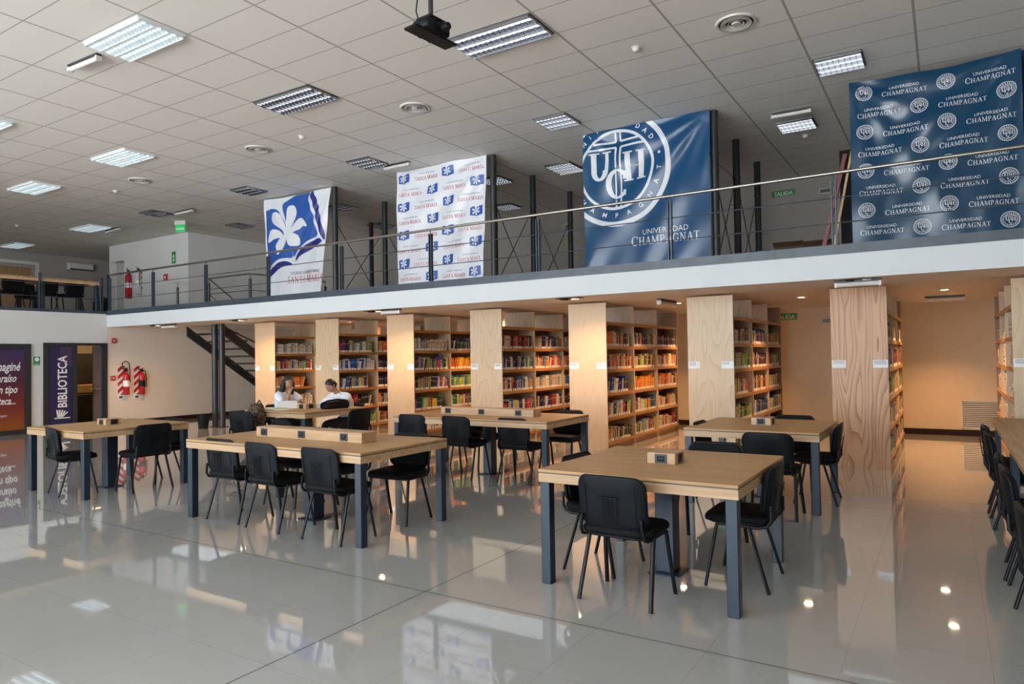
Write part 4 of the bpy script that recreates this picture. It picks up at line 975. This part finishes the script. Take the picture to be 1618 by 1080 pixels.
def library_table(name,x0,x1,y0,y1,label,box='small',cat='table',ztop=.76,base=0,group=None):
    cx,cy=(x0+x1)/2,(y0+y1)/2; w_,d=(x1-x0)/2,(y1-y0)/2
    t=empty(name,(cx,cy,base),0,label,cat,group)
    MB().box(-w_,w_,-d,d,ztop-.020,ztop,0,.002).build('tabletop',M['oaktop'],t)
    MB().box(-w_+.006,w_-.006,-d+.006,d-.006,ztop-.027,ztop-.020).build('shadow_gap',M['gap'],t)
    b=MB(); k=.022; z0,z1=ztop-.085,ztop-.027; e=.002
    b.box(-w_+e,w_-e,-d+e,-d+k,z0,z1); b.box(-w_+e,w_-e,d-k,d-e,z0,z1); b.box(-w_+e,-w_+k,-d+k,d-k,z0,z1); b.box(w_-k,w_-e,-d+k,d-k,z0,z1); b.box(-w_+k,w_-k,-d+k,d-k,z1-.016,z1); b.build('apron',M['oakedge'],t)
    L_=.07
    for sx in (-1,1):
        for sy in (-1,1):
            b=MB(); xa=sx*(w_-.010-L_/2); ya=sy*(d-.010-L_/2); b.box(xa-L_/2,xa+L_/2,ya-L_/2,ya+L_/2,0,z0,0,.004); b.build('leg',M['steelblue'],t)
    MB().box(-.065,.065,-.065,.065,.012,z0,0,.004).build('cable_column',M['steelblue'],t); MB().box(-.11,.11,-.11,.11,0,.012,0,.003).build('base_plate',M['steelblue'],t)
    if box=='small':
        p=MB().box(-.10,.10,-.10,.10,ztop,ztop+.075,0,.003).build('power_box',M['oakedge'],t)
        for f,x,y in (('y-',0,-.10),('x+',.10,0),('x-',-.10,0),('y+',0,.10)): outlet(x,y,ztop+.037,f,p)
    elif box=='long':
        p=MB().box(-.72,.72,-.095,.095,ztop,ztop+.095,0,.003).build('power_box',M['oakedge'],t)
        for x in (-.60,-.06,.50):
            outlet(x,-.095,ztop+.047,'y-',p,.046); outlet(x,.095,ztop+.047,'y+',p,.046)
    return t
TG='oak library tables with blue grey steel legs'
library_table('library_table',-2.335,-1.02,4.025,5.33,'square oak table nearest the camera at the right of centre',group=TG)
library_table('library_table',-6.31,-3.975,4.04,5.17,'long oak table with a long outlet box, left of the nearest square table','long',group=TG)
library_table('library_table',-9.375,-8.065,3.95,5.21,'square oak table at the left edge in front of the library door',group=TG)
library_table('library_table',-6.21,-3.885,6.915,8.02,'long oak table close to the bookcases, behind the near long table','long',group=TG)
library_table('library_table',-2.295,-1.01,6.93,8.25,'square oak table behind the nearest square table, beside the figured bookcase',group=TG)
library_table('library_table',-9.10,-7.76,6.79,8.03,'square oak table where the two people sit',group=TG)
# long desk at the right edge: frame legs with a bottom rail and feet
def frame_desk(y0,y1,label):
    x0,x1=.39,1.25; t=empty('long_desk',(x0,y0,0),0,label,'table','desks along the right edge'); W,D=x1-x0,y1-y0
    MB().box(0,W,0,D,.725,.76,0,.003).build('tabletop',M['oakY'],t)
    for y in (.10,D-.06):
        b=MB(); s=.025
        b.box(.04,.04+2*s,y-s,y+s,.04,.725); b.box(W-.04-2*s,W-.04,y-s,y+s,.04,.725); b.box(.04+2*s,W-.04-2*s,y-s,y+s,.04,.09); b.box(.04+2*s,W-.04-2*s,y-s,y+s,.675,.725); f=b.build('leg_frame',M['steelblue'],t)
        for x in (.09,W-.09): MB().lathe([(.022,0),(.025,.012),(.010,.016),(.010,.04)],(x-.025 if x<.3 else x+.025,y,0),n=12).build('levelling_foot',M['black'],f)
frame_desk(7.02,9.25,'long oak desk at the right edge, the far one'); frame_desk(4.72,7.0,'long oak desk at the right edge, the near one')

# ================================================================== chairs
def make_chair(name='visitor_chair'):
    t=empty(name,(0,0,0))
    b=MB(); b.pad(.455,.435,.055,.09); 
    def bend(x,y,z):
        f=max(0,(y-.10)/.12); return (x,y+.005,z+.425-.018*f*f-.02*abs(x/.22)**3*.3)
    b.xf(bend); b.build('seat',M['fabric'],t)
    MB().pad(.43,.40,.02,.08).xf(lambda x,y,z:(x,y,z+.408)).build('seat_shell',M['black'],t)
    # backrest: plastic shell behind, upholstered pad in front, both curved and raked
    def back(x,y,z,off):   # x across, y up, z thickness
        curve=-.045*(x/.225)**2
        h=y+.17; rake=.12*(h) ; wx=1-.10*max(0,(.06-h)/.06)
        return (x*wx,-.205-rake-z-off-curve-.04+.045,.455+h*.985)
    b=MB(); b.pad(.455,.335,.022,.075)
    b.v=[(x,y,z) for x,y,z in b.v]; b.xf(lambda x,y,z:back(x,y,z,.0)); 
    sh=b.build('backrest',M['black'],t)
    c=MB(); # raised panel ribs on the rear of the shell
    for x in (-.045,-.015,.015,.045): c.box(x-.003,x+.003,-.13,.03,.022,.0265)
    c.box(-.06,.06,.03,.04,.022,.030)
    c.box(-.165,.165,.105,.110,.021,.0255); c.box(-.165,-.160,-.11,.105,.0185,.0245); c.box(.160,.165,-.11,.105,.0185,.0245)
    c.xf(lambda x,y,z:back(x,y,z,.0)); c.build('shell_ribs',M['black'],sh)
    b=MB(); b.pad(.425,.305,.035,.07); b.xf(lambda x,y,z:back(x,y,-z,.0)); b.build('back_cushion',M['fabric'],t)
    for s in (-1,1):
        MB().tube([(s*.212,.125,.41),(s*.238,.20,.0)],.0145,n=10,r2=.011).build('leg',M['legb'],t)
        MB().tube([(s*.212,-.075,.41),(s*.238,-.195,.0)],.0145,n=10,r2=.011).build('leg',M['legb'],t)
        MB().tube([(s*.205,.13,.405),(s*.207,-.14,.400),(s*.207,-.19,.415),(s*.205,-.212,.45),(s*.195,-.212,.54)],.011,n=8).build('frame_rail',M['legb'],t)
    MB().tube([(-.21,.125,.402),(.21,.125,.402)],.009,n=6).tube([(-.21,-.075,.402),(.21,-.075,.402)],.009,n=6).build('cross_rail',M['legb'],t)
    return t
chair0=make_chair(); used=[0]
def chair(x,y,rz,label,group='black library chairs',z=0):
    c=chair0 if not used[0] else copy_tree(chair0); used[0]=1
    c.location=(x,y,z); c.rotation_euler=(0,0,R(rz)); tag(c,label,'chair',group); return c
chair(-1.73,4.075,-2,'black chair on the near side of the nearest square table, back to the camera')
chair(-2.13,4.60,-93,'black chair at the left side of the nearest square table')
chair(-1.175,4.77,91,'black chair at the right side of the nearest square table, pulled out')
chair(-1.62,5.50,180,'black chair behind the nearest square table, only its top edge above it')
chair(-1.40,6.78,0,'black chair on the near side of the farther square table')
chair(-2.06,7.42,-90,'black chair at the left side of the farther square table')
chair(-1.14,7.64,93,'black chair at the right side of the farther square table, before the figured bookcase')
chair(-1.50,8.28,180,'black chair behind the farther square table')
chair(-5.82,4.28,0,'leftmost of three black chairs on the near side of the near long table')
chair(-5.19,4.24,-3,'middle of three black chairs on the near side of the near long table')
chair(-4.41,4.21,-2,'rightmost of three black chairs on the near side of the near long table')
chair(-5.88,4.99,180,'leftmost black chair on the far side of the near long table')
chair(-5.16,4.96,180,'middle black chair on the far side of the near long table')
chair(-4.40,4.96,184,'rightmost black chair on the far side of the near long table, facing the camera')
chair(-5.89,7.12,0,'leftmost of three black chairs on the near side of the long table by the bookcases')
chair(-5.18,7.12,-3,'middle of three black chairs on the near side of the long table by the bookcases')
chair(-4.37,7.16,-2,'rightmost of three black chairs on the near side of the long table by the bookcases')
chair(-5.65,7.92,180,'left black chair on the far side of the long table by the bookcases')
chair(-5.05,7.92,178,'middle black chair on the far side of the long table by the bookcases')
chair(-4.30,8.05,180,'right black chair on the far side of the long table by the bookcases')
chair(-8.68,4.13,-12,'black chair on the near side of the left edge square table')
chair(-8.16,4.69,88,'black chair right of the left edge square table, back to the camera')
chair(-8.50,5.06,180,'black chair on the far side of the left edge square table')
chair(-8.72,6.62,8,'black chair carrying a backpack, on the near side of the people\'s table')
chair(-7.50,7.42,90,'black chair at the right side of the people\'s table, back to the camera')
chair(-9.24,7.66,-90,'black chair on which the long haired person sits')
chair(-8.42,8.22,180,'black chair on which the short haired person sits')
for y,a,lb in ((7.98,-93,'farthest'),(7.30,-90,'second farthest'),(5.78,-94,'third farthest'),(5.22,-90,'fourth farthest'),(3.95,-88,'nearest')):
    chair(.50,y,a,'black chair tucked at the right edge desk, the %s one of that row'%lb)
# gallery furniture
library_table('gallery_desk',-18.05,-17.18,6.62,8.80,'wooden topped desk behind the left gallery railing, the right one',None,base=MF,group='desks on the left gallery')
library_table('gallery_desk',-18.05,-17.18,4.3,6.56,'wooden topped desk behind the left gallery railing, cut by the photo edge',None,base=MF,group='desks on the left gallery')
library_table('gallery_desk',-20.3,-19.4,6.3,8.4,'wooden topped desk farther back on the left gallery',None,base=MF,group='desks on the left gallery')
for x,y,a,lb in ((-17.78,7.15,90,'first from the left under the gallery desk'),(-17.80,7.86,88,'second from the left under the gallery desk'),(-17.78,8.42,92,'third from the left under the gallery desk'),(-18.9,7.0,-90,'left one between the two gallery desks'),(-18.9,8.0,-90,'right one between the two gallery desks'),(-17.78,6.1,90,'at the left photo edge under the gallery desk')):
    chair(x,y,a,'black chair upstairs on the left gallery, '+lb,'black chairs on the gallery',z=MF)
o=MB().lathe([(.0,0),(.16,0),(.20,.15),(.19,.32),(.12,.42),(.04,.46)],n=18).build('duffel_bag',M['fabric'],None,(-17.45,9.03-.05,MF)); tag(o,'dark bag on the gallery floor by the corner post','bag'); o.location=(-17.75,9.15,MF)

# ================================================================== people
def skinfig(name,verts,edges,radii,material,parent=None,sub=1,root=0,loc=(0,0,0)):
    me=bpy.data.meshes.new(name); me.from_pydata(verts,edges,[]); o=link(name,me,parent,loc); me.materials.append(material)
    s=o.modifiers.new('skin','SKIN'); s.use_smooth_shade=True
    for i,r in enumerate(radii):
        d=me.skin_vertices[0].data[i]; d.radius=(r,r) if not isinstance(r,tuple) else r; d.use_root=(i==root)
    m=o.modifiers.new('sub','SUBSURF'); m.levels=sub; m.render_levels=sub
    return o
def person(loc,rz,label,J,hair_long):
    """J: joints in the body frame, +Y forward, x to the person's left negative"""
    t=empty('person',loc,rz,label,'person')
    V=[];E_=[];Rr=[]; idx={}
    def add(n,p,r,par=None):
        idx[n]=len(V); V.append(p); Rr.append(r)
        if par is not None: E_.append((idx[par],idx[n]))
    for row in J: add(*row)
    for s,sg in (('l',-1),('r',1)):
        w_=Vector(V[idx['wrist_'+s]]); e=Vector(V[idx['elbow_'+s]]); d=(w_-e).normalized(); hd=J_hand.get((label[:6],s),d) ; d=(d*.6+Vector(hd)*.4).normalized()
        side=d.cross(Vector((0,0,1))).normalized() if abs(d.z)<.9 else Vector((1,0,0)); up_=side.cross(d)
        pm=w_+d*.05; add('palm_'+s,tuple(pm),(.036,.016),'wrist_'+s)
        for k,(off,ln) in enumerate(((-.030,.062),(-.010,.072),(.010,.068),(.029,.052))):
            a=pm+side*off+d*.032; b1=a+d*ln*.55-up_*.006; b2=b1+d*ln*.45-up_*.022
            add('f%d_%s'%(k,s),tuple(a),.0095,'palm_'+s); add('g%d_%s'%(k,s),tuple(b1),.0088,'f%d_%s'%(k,s)); add('h%d_%s'%(k,s),tuple(b2),.0075,'g%d_%s'%(k,s))
        a=pm-side*sg*.030-d*.015; add('t_'+s,tuple(a-side*sg*.012+d*.01),.011,'palm_'+s); add('u_'+s,tuple(a-side*sg*.028+d*.045-up_*.01),.009,'t_'+s)
    skinfig('body',V,E_,Rr,M['skin'],t,2)
    g=lambda n:V[idx[n]]
    # shirt
    names=['hip','waist','chest','neckb','sh_l','sh_r','ua_l','ua_r']; vv=[g('hip'),g('waist'),g('chest'),g('neckb'),g('sh_l'),g('sh_r')]
    for s in ('l','r'):
        a=Vector(g('sh_'+s)); b=Vector(g('elbow_'+s)); vv.append(tuple(a+(b-a)*.62))
    skinfig('shirt',vv,[(0,1),(1,2),(2,3),(2,4),(2,5),(4,6),(5,7)],[(.165,.125),(.145,.112),(.180,.135),(.085,.080),.084,.084,.070,.070],M['tee'],t,2)
    # trousers
    vv=[g('hip')]+[g(n+s) for s in ('_l','_r') for n in ('knee','ankle')]; h=Vector(g('hip'))
    vv=[tuple(h)]+[tuple(h+Vector((sx*.09,.05,-.03))) for sx in (-1,1)]+[g('knee_l'),g('knee_r'),g('ankle_l'),g('ankle_r')]
    skinfig('trousers',vv,[(0,1),(0,2),(1,3),(2,4),(3,5),(4,6)],[(.155,.115),.10,.10,.072,.072,.052,.052],M['trou'],t,2)
    for s in ('l','r'):
        a=g('ankle_'+s); MB().pad(.095,.25,.07,.045).xf(lambda x,y,z:(x+a[0],y+a[1]+.06,z+.002)).build('shoe',M['black'],t)
    return t,g
J_hand={}
def face_and_hair(t,hc,fwd,up,long_,colr=None):
    """hc head centre, fwd face direction, up head axis in the body frame"""
    f=Vector(fwd).normalized(); u=Vector(up); u=(u-f*u.dot(f)).normalized(); r=f.cross(u); c=Vector(hc)
    P=lambda a,b,z:tuple(c+r*a+f*b+u*z)
    # face: skull with jaw, nose and ears, as one mesh
    b=MB(); n=20; V=[];F=[]; rings=14
    for i in range(rings+1):
        th=PI*i/rings
        for k in range(n):
            ph=2*PI*k/n; x=math.sin(th)*math.cos(ph); y=math.sin(th)*math.sin(ph); z=math.cos(th)
            sx=.074*(1-.28*max(0,-z)**1.4); sy=.094*(1-.10*max(0,-z)); sz=.112
            X,Y,Z=x*sx,y*sy,z*sz
            if y>0 and z<0: Y+=.012*(-z)*(y)
            if y>.9*math.sin(th) and abs(x)<.25 and -.45<z<.12: Y+=.018*(1-abs(x)/.25)*max(0,(1-abs(z+.2)/.32))
            V.append(P(X,Y,Z))
    for i in range(rings):
        for k in range(n): F.append((i*n+k,i*n+(k+1)%n,(i+1)*n+(k+1)%n,(i+1)*n+k))
    b.add(V,F,0,True)
    for s in (-1,1): b.tube([P(s*.072,-.004,-.025),P(s*.083,-.012,0),P(s*.080,-.014,.022)],[.009,.013,.008],n=8)
    h=b.build('head',M['skin'],t)
    for s in (-1,1):
        MB().lathe([(0,-.008),(.010,-.005),(.0125,0),(.010,.005),(0,.008)],(0,0,0),n=10).xf(lambda x,y,z:P(x*.8+s*.030,y*.6+.084,z*.6+.008)).build('eye',M['signw'],h)
        MB().lathe([(0,-.004),(.0055,-.002),(.0055,.002),(0,.004)],(0,0,0),n=8).xf(lambda x,y,z:P(x+s*.030,y*.7+.090,z+.007)).build('iris',M['ink'],h)
        MB().tube([P(s*.014,.092,.028),P(s*.032,.090,.034),P(s*.048,.078,.028)],.004,n=6).build('eyebrow',M['hair'],h)
    MB().tube([P(-.022,.088,-.056),P(0,.094,-.053),P(.022,.088,-.056)],[.003,.006,.003],n=6).build('lips',M['lip'],h)
    # hair cap
    V=[];F=[]; rr=random.Random(3)
    for i in range(rings+1):
        th=PI*.62*i/rings
        for k in range(n):
            ph=2*PI*k/n; x=math.sin(th)*math.cos(ph); y=math.sin(th)*math.sin(ph); z=math.cos(th)
            lim=PI*(.60 if y<.2 else .24+.16*abs(x)) ; t2=min(th,lim); x=math.sin(t2)*math.cos(ph); y=math.sin(t2)*math.sin(ph); z=math.cos(t2)
            q=1.0 if not long_ else 1.05
            k_=1+.02*math.sin(9*ph+3*th)
            V.append(P(x*.083*q*k_,y*.103*q*k_-.004,z*.124*q+.002))
    for i in range(rings):
        for k in range(n): F.append((i*n+k,i*n+(k+1)%n,(i+1)*n+(k+1)%n,(i+1)*n+k))
    b=MB().add(V,F,0,True)
    if long_:
        for k in range(9):
            a=R(180+ (k-4)*24); x0,y0=.078*math.sin(a)*1.0,.085*math.cos(a)
            b.tube([P(x0,y0,.02),P(x0*1.15,y0*1.15-.005,-.08),P(x0*1.2,y0*1.25-.015,-.17),P(x0*1.1,y0*1.3-.02,-.27)],[.030,.036,.034,.014],n=8)
    b.build('hair',M['hair'],t)
M['lip']=mat('lips',(.30,.09,.07),.4)
# seated person with long dark hair: left side of the table, elbow on the table, hand at the mouth
J1=[('hip',(0,-.05,.53),(.12,.09)),('waist',(0,-.03,.68),(.115,.085),'hip'),('chest',(0,.02,.90),(.13,.09),'waist'),('neckb',(0,.055,1.04),.055,'chest'),('neck',(0,.085,1.10),.046,'neckb'),('headc',(.01,.11,1.18),.060,'neck'),
 ('sh_l',(-.16,.05,.985),.050,'chest'),('elbow_l',(-.21,.30,.815),.038,'sh_l'),('wrist_l',(-.06,.47,.84),.026,'elbow_l'),
 ('sh_r',(.16,.05,.985),.050,'chest'),('elbow_r',(.20,.27,.80),.040,'sh_r'),('wrist_r',(.085,.235,1.02),.027,'elbow_r'),
 ('hipl',(-.09,-.02,.50),.085,'hip'),('knee_l',(-.11,.36,.50),.058,'hipl'),('ankle_l',(-.11,.34,.09),.038,'knee_l'),('hipr',(.09,-.02,.50),.085,'hip'),('knee_r',(.11,.36,.50),.058,'hipr'),('ankle_r',(.11,.38,.09),.038,'knee_r')]
def pj_person(loc,rz,label,J,long_,fwd,up,hc):
    JJ=[r if len(r)==4 else r+(None,) for r in J]
    t,g=person(loc,rz,label,JJ,long_); face_and_hair(t,hc,fwd,up,long_); t.scale=(.95,.95,.95); return t
PX=pj_person((-9.24,7.66,0),-PI/2,'person with long dark hair in a white T-shirt, chin on hand, reading papers',J1,True,(.25,1,-.30),(0,.15,1),(.015,.125,1.20))
J2=[('hip',(0,-.05,.53),(.125,.095)),('waist',(0,.02,.68),(.12,.09),'hip'),('chest',(0,.14,.88),(.145,.095),'waist'),('neckb',(0,.20,1.00),.060,'chest'),('neck',(.01,.25,1.05),.050,'neckb'),('headc',(.02,.30,1.11),.060,'neck'),
 ('sh_l',(-.19,.17,.955),.056,'chest'),('elbow_l',(-.30,.30,.80),.042,'sh_l'),('wrist_l',(-.10,.46,.795),.028,'elbow_l'),
 ('sh_r',(.19,.17,.955),.056,'chest'),('elbow_r',(.30,.32,.80),.042,'sh_r'),('wrist_r',(.24,.56,.80),.028,'elbow_r'),
 ('hipl',(-.09,-.02,.50),.09,'hip'),('knee_l',(-.12,.40,.50),.062,'hipl'),('ankle_l',(-.12,.38,.09),.04,'knee_l'),('hipr',(.09,-.02,.50),.09,'hip'),('knee_r',(.12,.40,.50),.062,'hipr'),('ankle_r',(.12,.44,.09),.04,'knee_r')]
PY=pj_person((-8.38,8.22,0),R(180),'person with short dark hair in a white T-shirt, leaning over the table and writing',J2,False,(.30,1,-.75),(.1,.5,1),(.03,.335,1.145))
# things on the people's table
def sheet(x,y,z,rz,w_,d,label,m='paper',tilt=0,th=.002,name='paper_sheet'):
    b=MB(); n=6
    V=[]; 
    for o_ in (0,th):
        for i in range(n+1):
            for j in (0,1): V.append((-w_/2+w_*i/n,-d/2+d*j,o_+.006*math.sin(PI*i/n)))
    S=2*(n+1); F=[]
    for i in range(n):
        a=2*i; F+=[(a,a+1,a+3,a+2),(a+S,a+2+S,a+3+S,a+1+S),(a,a+2,a+2+S,a+S),(a+1,a+1+S,a+3+S,a+3)]
    F+=[(0,S,S+1,1),(2*n,2*n+1,S+2*n+1,S+2*n)]
    o=b.add(V,F).build(name,M[m],None,(x,y,z)); o.rotation_euler=(R(tilt),0,R(rz)); tag(o,label,'paper'); return o
sheet(-8.72,7.30,.80,60,.30,.22,'white paper held up and tilted in front of the long haired person',tilt=38)
sheet(-8.98,7.12,.762,10,.32,.24,'loose white papers lying flat at the left end of the people\'s table',th=.006)
sheet(-8.62,7.02,.762,-12,.30,.22,'white sheet lying flat beside the small outlet box',th=.003)
sheet(-8.30,7.62,.80,-5,.24,.30,'pale sheet propped before the short haired person',tilt=40)
M['pinkc']=mat('pink_fabric',(.55,.06,.25),.6); M['leafp']=mat('lime_print',(.45,.50,.05),.5)
o=MB().pad(.20,.075,.05,.035).build('pencil_case',M['pinkc'],None,(-8.98,6.90,.769)); o.rotation_euler=(0,0,.2); tag(o,'pink pencil case at the left end of the people\'s table','pencil case')
o=MB().box(-.09,.09,-.06,.06,0,.012,0,.002).build('notebook',M['leafp'],None,(-8.66,7.10,.768)); o.rotation_euler=(0,0,.5); tag(o,'small lime green notebook on the people\'s table','notebook')
# black shoulder bag on the table
t=empty('shoulder_bag',(-7.99,7.58,.76),R(74),'slumped black shoulder bag lying on the people\'s table','bag')
b=MB(); b.pad(.44,.24,.14,.09); b.xf(lambda x,y,z:(x,y,z*(1-.35*(x/.23)**2+.12*math.sin(14*x+3*y)))).build('bag_body',M['fabric'],t)
MB().tube([(-.22,0,.05),(-.26,-.08,.09),(-.18,-.13,.13),(-.02,-.12,.145),(.12,-.10,.12),(.22,-.02,.05)],.012,n=8).build('strap',M['black'],t); MB().tube([(-.20,.05,.09),(0,.06,.135),(.2,.05,.09)],.006,n=6).build('zip',M['dsteel'],t)
# backpack on the chair
M['camo']=mat('brown_patterned_cloth',(.10,.06,.03),.8); _m=M['camo']; _t=N(_m,'ShaderNodeTexCoord'); _v=N(_m,'ShaderNodeTexVoronoi',Scale=26.0); L(_m,_t.outputs['Object'],_v.inputs['Vector']); L(_m,ramp(_m,_v.outputs['Distance'],[(.2,(.20,.12,.06)),(.55,(.035,.018,.012))]),_m.node_tree.nodes['Principled BSDF'].inputs['Base Color'])
t=empty('backpack',(-8.70,6.70,.48),R(8),'brown patterned backpack standing on a black chair','backpack')
MB().pad(.30,.20,.40,.09).xf(lambda x,y,z:(x*(1-.25*(z/.4)**2),y*(1-.3*(z/.4)**2),z)).build('pack_body',M['camo'],t); MB().pad(.20,.06,.18,.03).xf(lambda x,y,z:(x,y-.11,z+.03)).build('front_pocket',M['camo'],t); MB().tube([(-.05,.05,.38),(0,.06,.44),(.05,.05,.38)],.01,n=6).build('carry_loop',M['black'],t)
